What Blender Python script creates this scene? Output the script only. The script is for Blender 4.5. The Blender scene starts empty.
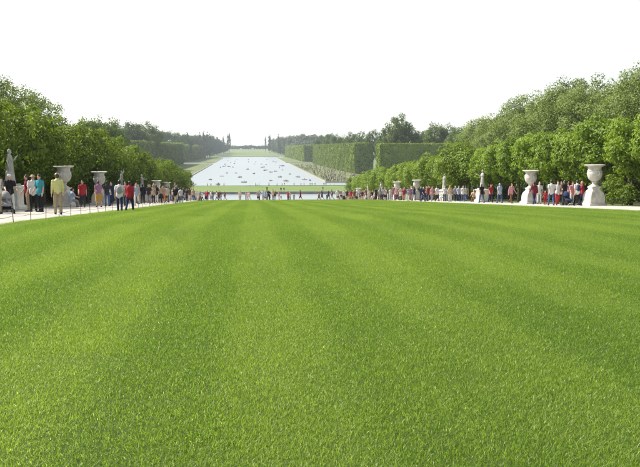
import bpy, bmesh, math, random
import numpy as np
from mathutils import Vector, Matrix

# ------------------------------------------------------------------ camera, sky, sun, exposure
scene = bpy.context.scene
C = scene.collection
R = math.radians
F = 800.0                                   # focal length in photo pixels (640 wide)
PITCH = math.atan(85.5 / F)                 # horizon row 148 of 467
YAW = math.atan(70.0 / F * math.cos(PITCH)) # vanishing column 250 of 640
CAMZ = 0.0
cam_d = bpy.data.cameras.new('camera')
cam = bpy.data.objects.new('camera', cam_d)
C.objects.link(cam)
cam.location = (0, 0, CAMZ)
cam.rotation_euler = (math.pi / 2 - PITCH, 0, -YAW)
cam_d.sensor_width = 36.0
cam_d.lens = 36.0 * F / 640.0
cam_d.clip_start = 0.1
cam_d.clip_end = 12000
scene.camera = cam

SUN_EL, SUN_AZ = R(45), R(-62)              # azimuth from the view axis (+Y), negative = to the left
world = bpy.data.worlds.new('World')
scene.world = world
world.use_nodes = True
wn = world.node_tree
bg = wn.nodes['Background']
sky = wn.nodes.new('ShaderNodeTexSky')
sky.sky_type = 'NISHITA'
sky.sun_disc = False
sky.sun_elevation = SUN_EL
sky.sun_rotation = SUN_AZ
sky.air_density = 1.0
sky.dust_density = 0.7
sky.ozone_density = 0.6
pale = wn.nodes.new('ShaderNodeHueSaturation')       # a milky summer sky, evenly everywhere
pale.inputs['Saturation'].default_value = 0.25
pale.inputs['Value'].default_value = 1.0
wn.links.new(sky.outputs[0], pale.inputs['Color'])
wn.links.new(pale.outputs[0], bg.inputs[0])
bg.inputs[1].default_value = 0.11
sun_d = bpy.data.lights.new('sun', 'SUN')
sun_d.energy = 4.8
sun_d.angle = R(0.55)
sun_d.color = (1.0, 0.95, 0.86)
sun = bpy.data.objects.new('sun', sun_d)
C.objects.link(sun)
sd = Vector((math.sin(SUN_AZ) * math.cos(SUN_EL), math.cos(SUN_AZ) * math.cos(SUN_EL), math.sin(SUN_EL)))
sun.rotation_euler = sd.to_track_quat('Z', 'Y').to_euler()
scene.view_settings.view_transform = 'Standard'
scene.view_settings.look = 'None'
scene.view_settings.exposure = 1.0
scene.view_settings.gamma = 1.0
scene.render.engine = 'CYCLES'
scene.cycles.max_bounces = 6
scene.cycles.transparent_max_bounces = 8
scene.cycles.volume_bounces = 0

rng = np.random.default_rng(7)
random.seed(7)

# ------------------------------------------------------------------ terrain profile (relative to the camera, z=0)
_py = np.array([-400, -20, 0, 10, 20, 27, 36, 60, 90, 119, 124, 130, 200, 206, 245, 408, 1790, 2350, 6000.])
_pz = np.array([10, -.95, -1.5, -1.8, -2.14, -2.46, -2.99, -4.38, -6.12, -7.80, -8.14, -8.60, -13.5, -13.6, -13.65, -19.2, -19.2, -4.2, -3.0])
def gz(y):
    return float(np.interp(y, _py, _pz))
LX0, LX1, LY1 = -7.4, 18.0, 120.0           # lawn sheet
PX0, PX1 = -13.6, 23.2                      # outer edges of the two gravel paths
def gh(x, y):                               # ground height with the paths a little raised beside the lawn
    z = gz(y)
    if y < 120:
        if x < LX0: z += min(0.15, 0.12 * (LX0 - x))
        if x > LX1: z += min(0.06, 0.05 * (x - LX1))
    elif y < 135:
        t = 1 - (y - 120) / 15
        if x < LX0: z += t * min(0.15, 0.12 * (LX0 - x))
        if x > LX1: z += t * min(0.06, 0.05 * (x - LX1))
    return z
cY, sY, cP, sP = math.cos(YAW), math.sin(YAW), math.cos(PITCH), math.sin(PITCH)
def xat(px, d, z=None):                     # sideways position of a thing standing d metres ahead in photo column px
    if z is None: z = gz(d)
    k = (px - 320) / F
    return (k * (d * cY * cP - z * sP) + d * sY) / (cY - k * sY * cP)
def zat(py, d):                             # height at distance d seen in photo row py (near the axis)
    return (148 - py) / F * d

# ------------------------------------------------------------------ materials
def nt(name):
    m = bpy.data.materials.new(name)
    m.use_nodes = True
    t = m.node_tree
    return m, t, t.nodes['Principled BSDF'], t.nodes['Material Output']
def rgb(c): return (c[0], c[1], c[2], 1)
def noise_mat(name, c0, c1, scale=3.0, rough=0.8, bump=0.0, bscale=40.0, detail=6, spec=0.3, coord='Position'):
    m, t, p, o = nt(name)
    if coord == 'Position':
        g = t.nodes.new('ShaderNodeNewGeometry'); co = g.outputs['Position']
    else:
        g = t.nodes.new('ShaderNodeTexCoord'); co = g.outputs['Object']
    n = t.nodes.new('ShaderNodeTexNoise'); n.inputs['Scale'].default_value = scale; n.inputs['Detail'].default_value = detail
    t.links.new(co, n.inputs['Vector'])
    r = t.nodes.new('ShaderNodeValToRGB')
    r.color_ramp.elements[0].position = 0.3; r.color_ramp.elements[1].position = 0.7
    r.color_ramp.elements[0].color = rgb(c0); r.color_ramp.elements[1].color = rgb(c1)
    t.links.new(n.outputs[0], r.inputs[0]); t.links.new(r.outputs[0], p.inputs['Base Color'])
    p.inputs['Roughness'].default_value = rough
    p.inputs['Specular IOR Level'].default_value = spec
    if bump:
        n2 = t.nodes.new('ShaderNodeTexNoise'); n2.inputs['Scale'].default_value = bscale; n2.inputs['Detail'].default_value = 4
        t.links.new(co, n2.inputs['Vector'])
        b = t.nodes.new('ShaderNodeBump'); b.inputs['Strength'].default_value = bump; b.inputs['Distance'].default_value = 0.02
        t.links.new(n2.outputs[0], b.inputs['Height']); t.links.new(b.outputs[0], p.inputs['Normal'])
    return m
def leaf_mat(name, c0, c1, trans=0.4, nscale=0.6, rough=0.55, spec=0.22, tcol=None):
    """foliage: colour varies leaf by leaf and by clump; light passes through"""
    m, t, p, o = nt(name)
    g = t.nodes.new('ShaderNodeNewGeometry')
    n = t.nodes.new('ShaderNodeTexNoise'); n.inputs['Scale'].default_value = nscale; n.inputs['Detail'].default_value = 3
    t.links.new(g.outputs['Position'], n.inputs['Vector'])
    oi = t.nodes.new('ShaderNodeObjectInfo')
    a = t.nodes.new('ShaderNodeMath'); a.operation = 'MULTIPLY_ADD'
    a.inputs[1].default_value = 0.45
    t.links.new(g.outputs['Random Per Island'], a.inputs[0]); t.links.new(n.outputs[0], a.inputs[2])
    b = t.nodes.new('ShaderNodeMath'); b.operation = 'MULTIPLY_ADD'; b.inputs[1].default_value = 0.3
    t.links.new(oi.outputs['Random'], b.inputs[0]); t.links.new(a.outputs[0], b.inputs[2])
    r = t.nodes.new('ShaderNodeValToRGB')
    r.color_ramp.elements[0].position = 0.45; r.color_ramp.elements[1].position = 1.1 if False else 1.0
    r.color_ramp.elements[0].color = rgb(c0); r.color_ramp.elements[1].color = rgb(c1)
    t.links.new(b.outputs[0], r.inputs[0]); t.links.new(r.outputs[0], p.inputs['Base Color'])
    p.inputs['Roughness'].default_value = rough; p.inputs['Specular IOR Level'].default_value = spec
    tr = t.nodes.new('ShaderNodeBsdfTranslucent')
    hs = t.nodes.new('ShaderNodeMix'); hs.data_type = 'RGBA'; hs.blend_type = 'MULTIPLY'; hs.inputs[0].default_value = 1
    t.links.new(r.outputs[0], hs.inputs[6]); hs.inputs[7].default_value = rgb(tcol or (1.5, 1.5, 0.7))
    t.links.new(hs.outputs[2], tr.inputs[0])
    mx = t.nodes.new('ShaderNodeMixShader'); mx.inputs[0].default_value = trans
    t.links.new(p.outputs[0], mx.inputs[1]); t.links.new(tr.outputs[0], mx.inputs[2])
    t.links.new(mx.outputs[0], o.inputs[0])
    return m
def plain(name, c, rough=0.8, spec=0.3, metal=0.0):
    m, t, p, o = nt(name)
    n = t.nodes.new('ShaderNodeTexNoise'); n.inputs['Scale'].default_value = 9; n.inputs['Detail'].default_value = 3
    g = t.nodes.new('ShaderNodeTexCoord'); t.links.new(g.outputs['Object'], n.inputs['Vector'])
    mx = t.nodes.new('ShaderNodeMix'); mx.data_type = 'RGBA'; t.links.new(n.outputs[0], mx.inputs[0])
    mx.inputs[6].default_value = rgb([v * 0.78 for v in c]); mx.inputs[7].default_value = rgb([min(1, v * 1.18) for v in c])
    t.links.new(mx.outputs[2], p.inputs['Base Color'])
    p.inputs['Roughness'].default_value = rough; p.inputs['Specular IOR Level'].default_value = spec; p.inputs['Metallic'].default_value = metal
    return m

STRIPE = 0.9
def lawn_color(t, base_lo, base_hi, blades):
    """colour of the turf: mowing bands along Y (sheen of leaning blades put into colour) plus soft patches"""
    g = t.nodes.new('ShaderNodeNewGeometry')
    s = t.nodes.new('ShaderNodeSeparateXYZ'); t.links.new(g.outputs['Position'], s.inputs[0])
    wob = t.nodes.new('ShaderNodeTexNoise'); wob.inputs['Scale'].default_value = 0.08
    t.links.new(g.outputs['Position'], wob.inputs['Vector'])
    wa = t.nodes.new('ShaderNodeMath'); wa.operation = 'MULTIPLY_ADD'; wa.inputs[1].default_value = 0.5
    t.links.new(wob.outputs[0], wa.inputs[0]); t.links.new(s.outputs[0], wa.inputs[2])
    w = t.nodes.new('ShaderNodeMath'); w.operation = 'MULTIPLY'; w.inputs[1].default_value = math.pi / STRIPE
    t.links.new(wa.outputs[0], w.inputs[0])
    si = t.nodes.new('ShaderNodeMath'); si.operation = 'SINE'; t.links.new(w.outputs[0], si.inputs[0])
    big = t.nodes.new('ShaderNodeTexNoise'); big.inputs['Scale'].default_value = 1.0; big.inputs['Detail'].default_value = 6; big.inputs['Roughness'].default_value = 0.62
    bm_ = t.nodes.new('ShaderNodeMapping'); bm_.inputs['Scale'].default_value = (0.5, 0.11, 1); t.links.new(g.outputs['Position'], bm_.inputs[0])
    t.links.new(bm_.outputs[0], big.inputs['Vector'])
    ma = t.nodes.new('ShaderNodeMath'); ma.operation = 'MULTIPLY_ADD'; ma.inputs[1].default_value = 0.058
    sq = t.nodes.new('ShaderNodeMath'); sq.operation = 'MULTIPLY'; sq.inputs[1].default_value = 2.2; sq.use_clamp = False; t.links.new(si.outputs[0], sq.inputs[0])
    cl = t.nodes.new('ShaderNodeClamp'); cl.inputs['Min'].default_value = -1; cl.inputs['Max'].default_value = 1; t.links.new(sq.outputs[0], cl.inputs['Value'])
    bs = t.nodes.new('ShaderNodeMath'); bs.operation = 'MULTIPLY_ADD'; bs.inputs[1].default_value = 0.7; bs.inputs[2].default_value = 0.15; t.links.new(big.outputs[0], bs.inputs[0])
    t.links.new(cl.outputs[0], ma.inputs[0]); t.links.new(bs.outputs[0], ma.inputs[2])
    fac = ma
    if blades:
        rn = t.nodes.new('ShaderNodeMath'); rn.operation = 'MULTIPLY_ADD'; rn.inputs[1].default_value = 0.45; rn.inputs[2].default_value = -0.22
        t.links.new(g.outputs['Random Per Island'], rn.inputs[0])
        ad = t.nodes.new('ShaderNodeMath'); ad.operation = 'ADD'
        t.links.new(rn.outputs[0], ad.inputs[0]); t.links.new(ma.outputs[0], ad.inputs[1]); fac = ad
    r = t.nodes.new('ShaderNodeValToRGB')
    r.color_ramp.elements[0].position = 0.25; r.color_ramp.elements[1].position = 0.75
    r.color_ramp.elements[0].color = rgb(base_lo); r.color_ramp.elements[1].color = rgb(base_hi)
    t.links.new(fac.outputs[0], r.inputs[0])
    out = r.outputs[0]
    if blades:   # a few blades much paler than the rest, picked at random
        gt = t.nodes.new('ShaderNodeMath'); gt.operation = 'GREATER_THAN'; gt.inputs[1].default_value = 0.968
        t.links.new(g.outputs['Random Per Island'], gt.inputs[0])
        mx = t.nodes.new('ShaderNodeMix'); mx.data_type = 'RGBA'; t.links.new(gt.outputs[0], mx.inputs[0])
        t.links.new(out, mx.inputs[6]); mx.inputs[7].default_value = rgb((0.50, 0.53, 0.30)); out = mx.outputs[2]
    return out
def make_turf(name, lo, hi, blades):
    m, t, p, o = nt(name)
    col = lawn_color(t, lo, hi, blades)
    t.links.new(col, p.inputs['Base Color'])
    p.inputs['Roughness'].default_value = 0.42 if blades else 0.9
    p.inputs['Specular IOR Level'].default_value = 0.22 if blades else 0.1
    if blades:
        tr = t.nodes.new('ShaderNodeBsdfTranslucent'); t.links.new(col, tr.inputs[0])
        mx = t.nodes.new('ShaderNodeMixShader'); mx.inputs[0].default_value = 0.5
        mt = t.nodes.new('ShaderNodeMix'); mt.data_type = 'RGBA'; mt.blend_type = 'MULTIPLY'; mt.inputs[0].default_value = 1; mt.inputs[7].default_value = (1.4, 1.4, 0.9, 1)
        t.links.new(col, mt.inputs[6]); t.links.new(mt.outputs[2], tr.inputs[0])
        t.links.new(p.outputs[0], mx.inputs[1]); t.links.new(tr.outputs[0], mx.inputs[2]); t.links.new(mx.outputs[0], o.inputs[0])
    return m
M = {}
M['blade'] = make_turf('grass_blade', (0.090, 0.180, 0.017), (0.242, 0.340, 0.050), True)
M['turf'] = make_turf('lawn_turf', (0.026, 0.050, 0.008), (0.050, 0.080, 0.013), False)  # base darkened so the gaps between blades read as shadow
M['gravel'] = noise_mat('pale_gravel', (0.33, 0.30, 0.265), (0.48, 0.445, 0.39), 1.2, 0.9, 0.5, 60)
M['soil'] = noise_mat('shaded_soil', (0.10, 0.09, 0.05), (0.09, 0.13, 0.035), 0.6, 0.95, 0.6, 20)
M['meadow'] = noise_mat('rough_grass', (0.07, 0.13, 0.02), (0.14, 0.19, 0.04), 0.08, 0.9, 0.6, 3)
M['far_meadow'] = noise_mat('far_grass', (0.085, 0.125, 0.04), (0.14, 0.175, 0.065), 0.01, 0.95)
M['bank'] = noise_mat('worn_bank', (0.075, 0.115, 0.025), (0.15, 0.165, 0.065), 0.05, 0.95)
M['stone'] = noise_mat('weathered_stone', (0.40, 0.38, 0.34), (0.66, 0.64, 0.585), 3.0, 0.75, 0.4, 30, coord='Object')
M['stone_old'] = noise_mat('grey_statue_stone', (0.27, 0.265, 0.25), (0.46, 0.45, 0.42), 2.2, 0.8, 0.4, 26, coord='Object')
M['kerb'] = noise_mat('kerb_stone', (0.22, 0.21, 0.19), (0.34, 0.32, 0.29), 0.6, 0.85)
M['iron'] = plain('dark_iron', (0.035, 0.04, 0.035), 0.5, 0.5, 0.6)
M['bark'] = noise_mat('bark', (0.055, 0.045, 0.032), (0.15, 0.125, 0.09), 6, 0.95, 0.8, 14, coord='Object')
M['leaf_row'] = leaf_mat('row_tree_leaves', (0.045, 0.095, 0.009), (0.20, 0.29, 0.035), 0.36, tcol=(1.25, 1.25, 0.5))
M['leaf_dark'] = leaf_mat('dark_row_leaves', (0.024, 0.056, 0.008), (0.185, 0.265, 0.032), 0.36, tcol=(1.3, 1.25, 0.5))
M['leaf_grey'] = leaf_mat('grey_green_leaves', (0.10, 0.145, 0.036), (0.215, 0.275, 0.088), 0.3, rough=.7, spec=.15, tcol=(1.2, 1.2, 0.7))
M['leaf_wood'] = leaf_mat('wood_leaves', (0.035, 0.064, 0.016), (0.12, 0.17, 0.045), 0.28, 0.25, rough=.7, spec=.15)
M['leaf_far'] = leaf_mat('far_leaves', (0.045, 0.070, 0.028), (0.09, 0.125, 0.05), 0.2, 0.05)
M['leaf_hedge'] = leaf_mat('hedge_leaves', (0.085, 0.135, 0.018), (0.20, 0.26, 0.045), 0.1, 0.12, rough=.8, spec=.1)
M['hedge_core'] = noise_mat('hedge_core', (0.02, 0.03, 0.01), (0.05, 0.08, 0.02), 0.3, 0.95)
m, t, p, o = nt('canal_water')
p.inputs['Base Color'].default_value = (0.20, 0.23, 0.235, 1); p.inputs['Roughness'].default_value = 0.3; p.inputs['IOR'].default_value = 1.33
p.inputs['Specular IOR Level'].default_value = 0.5
g_ = t.nodes.new('ShaderNodeNewGeometry'); mp = t.nodes.new('ShaderNodeMapping'); mp.inputs['Scale'].default_value = (0.5, 0.16, 1)
t.links.new(g_.outputs['Position'], mp.inputs[0])
n_ = t.nodes.new('ShaderNodeTexNoise'); n_.inputs['Scale'].default_value = 1.0; n_.inputs['Detail'].default_value = 5
t.links.new(mp.outputs[0], n_.inputs['Vector'])
b_ = t.nodes.new('ShaderNodeBump'); b_.inputs['Strength'].default_value = 0.3; b_.inputs['Distance'].default_value = 0.07
t.links.new(n_.outputs[0], b_.inputs['Height']); t.links.new(b_.outputs[0], p.inputs['Normal'])
M['water'] = m

# ------------------------------------------------------------------ mesh helpers
def link(name, me, mat=None, parent=None, loc=None, rotz=None):
    o = bpy.data.objects.new(name, me)
    C.objects.link(o)
    if mat is not None and me is not None:
        if len(me.materials) == 0: me.materials.append(mat)
        elif me.materials[0] is None: me.materials[0] = mat
    if parent is not None: o.parent = parent
    if loc is not None: o.location = loc
    if rotz is not None: o.rotation_euler = (0, 0, rotz)
    return o
def tag(o, label, cat, group=None):
    o['label'] = label; o['category'] = cat
    if group: o['group'] = group
    return o
def struct(o): o['kind'] = 'structure'; return o
def stuff(o): o['kind'] = 'stuff'; return o
def empty(name, loc, rotz=0):
    o = bpy.data.objects.new(name, None); C.objects.link(o)
    o.location = loc; o.rotation_euler = (0, 0, rotz); o.empty_display_size = 0.3
    return o
def mesh_np(name, V, Fq, smooth=False, midx=None):
    """V (n,3), Fq (m,k) all faces with k corners"""
    V = np.asarray(V, np.float32); Fq = np.asarray(Fq, np.int32)
    me = bpy.data.meshes.new(name)
    k = Fq.shape[1]
    me.vertices.add(len(V)); me.vertices.foreach_set('co', V.ravel())
    me.loops.add(Fq.size); me.loops.foreach_set('vertex_index', Fq.ravel())
    me.polygons.add(len(Fq)); me.polygons.foreach_set('loop_start', np.arange(0, Fq.size, k, dtype=np.int32))
    if midx is not None: me.polygons.foreach_set('material_index', np.asarray(midx, np.int32))
    if smooth: me.polygons.foreach_set('use_smooth', np.ones(len(Fq), bool))
    me.update(calc_edges=True)
    return me
class MB:
    """collects simple shapes; build() gives one mesh"""
    def __init__(s): s.v = []; s.f = []; s.m = []
    def add(s, V, Fc, mi=0):
        b = len(s.v); s.v.extend([tuple(map(float, q)) for q in V]); s.f.extend([[i + b for i in q] for q in Fc]); s.m.extend([mi] * len(Fc))
    def box(s, c, d, mi=0, rot=0):
        x, y, z = d[0] / 2, d[1] / 2, d[2] / 2
        ca, sa = math.cos(rot), math.sin(rot)
        V = [(c[0] + px * x * ca - py * y * sa, c[1] + px * x * sa + py * y * ca, c[2] + pz * z) for pz in (-1, 1) for px, py in ((-1, -1), (1, -1), (1, 1), (-1, 1))]
        s.add(V, [[3, 2, 1, 0], [4, 5, 6, 7], [0, 1, 5, 4], [1, 2, 6, 5], [2, 3, 7, 6], [3, 0, 4, 7]], mi)
    def rings(s, rings, mi=0, cap=True):
        n = len(rings[0]); V = [q for r in rings for q in r]; Fc = []
        for i in range(len(rings) - 1):
            for j in range(n):
                Fc.append([i * n + j, i * n + (j + 1) % n, (i + 1) * n + (j + 1) % n, (i + 1) * n + j])
        if cap:
            Fc.append(list(range(n))[::-1]); Fc.append([(len(rings) - 1) * n + j for j in range(n)])
        s.add(V, Fc, mi)
    def tube(s, pts, rad, n=8, mi=0, side=None, round_ends=True):
        """loft along a polyline; rad = list of r or (rx, ry); side = x axis of the section"""
        pts = [Vector(q) for q in pts]; rr = [(r, r) if not isinstance(r, (tuple, list)) else r for r in rad]
        if round_ends:
            d0 = (pts[0] - pts[1]).normalized(); d1 = (pts[-1] - pts[-2]).normalized()
            a, b = rr[0], rr[-1]
            pts = [pts[0] + d0 * min(a) * 0.75] + pts + [pts[-1] + d1 * min(b) * 0.75]
            rr = [(a[0] * .5, a[1] * .5)] + rr + [(b[0] * .5, b[1] * .5)]
        rings = []
        for i, q in enumerate(pts):
            t_ = (pts[min(i + 1, len(pts) - 1)] - pts[max(i - 1, 0)]).normalized()
            sx = Vector(side) if side is not None else Vector((1, 0, 0))
            if abs(sx.dot(t_)) > 0.9: sx = Vector((0, 1, 0))
            sx = (sx - t_ * sx.dot(t_)).normalized(); sy = t_.cross(sx)
            rings.append([q + sx * (math.cos(2 * math.pi * j / n) * rr[i][0]) + sy * (math.sin(2 * math.pi * j / n) * rr[i][1]) for j in range(n)])
        s.rings(rings, mi)
    def ball(s, c, r, n=10, k=6, mi=0):
        if not isinstance(r, (tuple, list)): r = (r, r, r)
        rings = []
        for i in range(1, k):
            a = math.pi * i / k
            rings.append([(c[0] + r[0] * math.sin(a) * math.cos(2 * math.pi * j / n), c[1] + r[1] * math.sin(a) * math.sin(2 * math.pi * j / n), c[2] - r[2] * math.cos(a)) for j in range(n)])
        s.rings(rings, mi)
    def lathe(s, prof, n=28, mi=0, mod=None, c=(0, 0)):
        rings = []
        for i, (r, z) in enumerate(prof):
            rings.append([(c[0] + (r * (mod(i, j) if mod else 1)) * math.cos(2 * math.pi * j / n), c[1] + (r * (mod(i, j) if mod else 1)) * math.sin(2 * math.pi * j / n), z) for j in range(n)])
        s.rings(rings, mi)
    def square(s, prof, mi=0, ch=0.06):
        """stack of square sections with clipped corners: (half width, z)"""
        rings = []
        for w, z in prof:
            c = min(ch, w * 0.3)
            rings.append([(w, -w + c, z), (w, w - c, z), (w - c, w, z), (-w + c, w, z), (-w, w - c, z), (-w, -w + c, z), (-w + c, -w, z), (w - c, -w, z)])
        s.rings(rings, mi)
    def mesh(s, name='mesh', smooth=True):
        me = bpy.data.meshes.new(name); me.from_pydata(s.v, [], s.f)
        me.polygons.foreach_set('material_index', np.array(s.m, np.int32))
        if smooth: me.polygons.foreach_set('use_smooth', np.ones(len(me.polygons), bool))
        me.update()
        return me
def auto(me, ang=35):
    """flat faces at hard edges"""
    bm = bmesh.new(); bm.from_mesh(me); ca = R(ang)
    for e in bm.edges:
        if len(e.link_faces) == 2: e.smooth = e.calc_face_angle(0) < ca
    bm.to_mesh(me); bm.free()
    return me
def remesh(mb, voxel, ratio=0.4, smooth=2):
    """fuse overlapping lofts into one continuous skin"""
    me = mb.mesh('tmp'); o = bpy.data.objects.new('tmp', me); C.objects.link(o)
    md = o.modifiers.new('r', 'REMESH'); md.mode = 'VOXEL'; md.voxel_size = voxel
    if smooth:
        ms = o.modifiers.new('s', 'SMOOTH'); ms.factor = 0.5; ms.iterations = smooth
    if ratio < 1:
        dc = o.modifiers.new('d', 'DECIMATE'); dc.ratio = ratio
    dg = bpy.context.evaluated_depsgraph_get()
    out = bpy.data.meshes.new_from_object(o.evaluated_get(dg))
    bpy.data.objects.remove(o); bpy.data.meshes.remove(me)
    out.polygons.foreach_set('use_smooth', np.ones(len(out.polygons), bool))
    return out
def join_mesh(me, mb):
    """append simple shapes to a finished mesh (keeps material indices)"""
    bm = bmesh.new(); bm.from_mesh(me); m2 = mb.mesh('t2'); bm.from_mesh(m2)
    bm.to_mesh(me); bm.free(); bpy.data.meshes.remove(m2)
    me.polygons.foreach_set('use_smooth', np.ones(len(me.polygons), bool))
    return me

# ------------------------------------------------------------------ people: meshes first (scene still small)
def pose_joints(P):
    """joint positions, forward = +Y, feet on z = 0"""
    J = {}
    hl, kl = P.get('legs', [(0, 0), (0, 0)])[0], P.get('legs', [(0, 0), (0, 0)])[1]
    out = []
    for side, (a, k) in zip((-1, 1), (hl, kl)):
        a, k = R(a), R(k)
        hip = Vector((side * 0.095, 0, 0))
        th = Vector((side * 0.03, math.sin(a), -math.cos(a))).normalized() * 0.43
        sh = Vector((0, math.sin(a - k), -math.cos(a - k))) * 0.41
        out.append((hip, hip + th, hip + th + sh))
    low = min(q[2].z for q in out)
    hz = 0.085 - low
    if 'hipz' in P: hz = P['hipz']
    up = Vector((0, 0, hz))
    J['legs'] = [[q + up for q in l] for l in out]
    lean = R(P.get('lean', 3))
    sp = lambda h, y=0, x=0: Vector((x, math.sin(lean) * h + y, hz + math.cos(lean) * h))
    J['sp'] = sp; J['hz'] = hz
    arms = []
    for side, (sw, ab, el) in zip((-1, 1), P.get('arms', [(0, 8, 10), (0, 8, 10)])):
        sw, ab, el = R(sw), R(ab), R(el)
        s0 = sp(0.49, 0, side * 0.175)
        d = Vector((side * math.sin(ab), math.sin(sw) * math.cos(ab), -math.cos(sw) * math.cos(ab)))
        e = s0 + d * 0.29
        d2 = Vector((side * math.sin(ab) * 0.3, math.sin(sw + el), -math.cos(sw + el))).normalized()
        w = e + d2 * 0.25
        arms.append((s0, e, w, d2))
    J['arms'] = arms
    return J
def add_hand(mb, w, d, side, n=5):
    """palm is part of the skin; five separate fingers, thumb from the side of the palm"""
    across = Vector((0, 1, 0)); across = (across - d * across.dot(d)).normalized()
    nrm = d.cross(across)
    pe = w + d * 0.09
    for i, L in enumerate((0.062, 0.074, 0.079, 0.07)):
        b = pe + across * (-0.03 + 0.02 * i)
        mid = b + d * L * 0.5 + nrm * 0.004 * side
        tip = mid + d * L * 0.45 + nrm * -0.018 * side
        mb.tube([b - d * 0.01, mid, tip], [0.0095, 0.009, 0.0075], n=n)
    b = w + d * 0.03 + across * 0.034
    mb.tube([b, b + d * 0.035 + across * 0.022, b + d * 0.07 + across * 0.024], [0.011, 0.0105, 0.008], n=n)
def torso_rings(J, g=0.0, female=False, z0=-0.04, z1=0.555):
    sp = J['sp']
    if female: tab = [(-0.06, .15, .105), (0.03, .165, .115), (0.12, .145, .10), (0.2, .122, .092), (0.32, .145, .115), (0.42, .155, .11), (0.50, .145, .085), (0.545, .085, .065)]
    else: tab = [(-0.06, .145, .105), (0.03, .158, .112), (0.12, .15, .108), (0.2, .148, .105), (0.32, .168, .118), (0.42, .182, .115), (0.50, .165, .09), (0.55, .085, .065)]
    tab = [q for q in tab if z0 <= q[0] <= z1]
    return [sp(h) for h, _, _ in tab], [(a + g, b + g) for _, a, b in tab]
def head_at(J, P): return J['sp'](0.69, 0.018)
def add_skin(mb, J, P, n=12, detail=True):
    f = P.get('female', False)
    pts, rad = torso_rings(J, -0.006, f); mb.tube(pts, rad, n=n, side=(1, 0, 0))
    sp = J['sp']; hc = head_at(J, P)
    mb.tube([sp(0.5), sp(0.64, 0.01)], [0.056, 0.052], n=n)
    mb.tube([hc + Vector((0, .022, -.115)), hc + Vector((0, .015, -.08)), hc + Vector((0, .005, -.03)), hc + Vector((0, 0, .03)), hc + Vector((0, -.005, .085))],
            [(.038, .04), (.056, .066), (.068, .085), (.073, .094), (.056, .07)], n=n, side=(1, 0, 0))
    if detail:
        mb.tube([hc + Vector((0, .088, .012)), hc + Vector((0, .108, -.028))], [.010, .017], n=6)
        for s in (-1, 1): mb.ball(hc + Vector((s * .076, -.008, -.012)), (.012, .02, .032), 6, 5)
    for s, (hip, kn, an) in zip((-1, 1), J['legs']):
        mb.tube([hip, hip.lerp(kn, .3), kn, kn.lerp(an, .35), an], [.084, .078, .053, .055, .036], n=n)
        mb.tube([an + Vector((0, -.04, -.045)), an + Vector((0, .08, -.055)), an + Vector((0, .15, -.062))], [(.032, .036), (.038, .026), (.034, .018)], n=8, side=(1, 0, 0))
    for s, (s0, e, w, d) in zip((-1, 1), J['arms']):
        mb.tube([s0, s0.lerp(e, .4), e, e.lerp(w, .3), w], [.054, .048, .038, .038, .025], n=n)
        mb.tube([w, w + d * .05, w + d * .10], [(.018, .026), (.017, .04), (.013, .038)], n=8, side=(1, 0, 0))
def add_shirt(mb, J, P, n=12):
    f = P.get('female', False)
    pts, rad = torso_rings(J, 0.014, f, z0=-0.07 if not P.get('tuck') else 0.02)
    if not P.get('tuck'): rad[0] = (.192, .142); rad[1] = (.19, .14); rad[2] = (.176, .128)
    mb.tube(pts, rad, n=n, side=(1, 0, 0))
    for s0, e, w, d in J['arms']:
        if P.get('sleeve', 'short') == 'long': mb.tube([s0, s0.lerp(e, .5), e, w], [.07, .06, .052, .037], n=n)
        elif P['sleeve'] == 'short': mb.tube([s0, s0.lerp(e, .4), s0.lerp(e, .75)], [.07, .066, .066], n=n)
        else: mb.tube([s0.lerp(e, -.1), s0.lerp(e, .1)], [.055, .058], n=n)
def add_bottom(mb, J, P, n=12):
    kind = P.get('bottom', 'trousers'); sp = J['sp']
    f = P.get('female', False)
    pts, rad = torso_rings(J, 0.012, f, z1=0.13); mb.tube(pts, rad, n=n, side=(1, 0, 0))
    if kind == 'skirt':
        mb.tube([sp(0.1), sp(-.05), sp(-.25), sp(-.5)], [(.155, .115), (.185, .15), (.22, .19), (.25, .22)], n=n, side=(1, 0, 0), round_ends=False)
        return
    for hip, kn, an in J['legs']:
        if kind == 'shorts': mb.tube([hip, hip.lerp(kn, .5), hip.lerp(kn, .95)], [.084, .092, .09], n=n)
        else: mb.tube([hip, hip.lerp(kn, .4), kn, kn.lerp(an, .5), kn.lerp(an, .97)], [.084, .086, .070, .064, .06], n=n)
def add_hair(mb, J, P, n=12):
    hc = head_at(J, P); L = P.get('hair', 'short')
    mb.tube([hc + Vector((0, -.035, -.045)), hc + Vector((0, -.024, .0)), hc + Vector((0, -.012, .045)), hc + Vector((0, -.006, .095))],
            [(.07, .065), (.082, .084), (.082, .097), (.064, .078)], n=n, side=(1, 0, 0))
    if L == 'long':
        mb.tube([hc + Vector((0, -.05, .04)), hc + Vector((0, -.075, -.08)), hc + Vector((0, -.085, -.2))], [(.08, .05), (.085, .045), (.06, .03)], n=n, side=(1, 0, 0))
    if L == 'bun': mb.ball(hc + Vector((0, -.11, .05)), .042, 8, 6)
def add_shoe(mb, an, n=8):
    mb.tube([an + Vector((0, -.045, -.042)), an + Vector((0, .05, -.045)), an + Vector((0, .165, -.06))], [(.042, .046), (.046, .042), (.042, .026)], n=n, side=(1, 0, 0))
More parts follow.
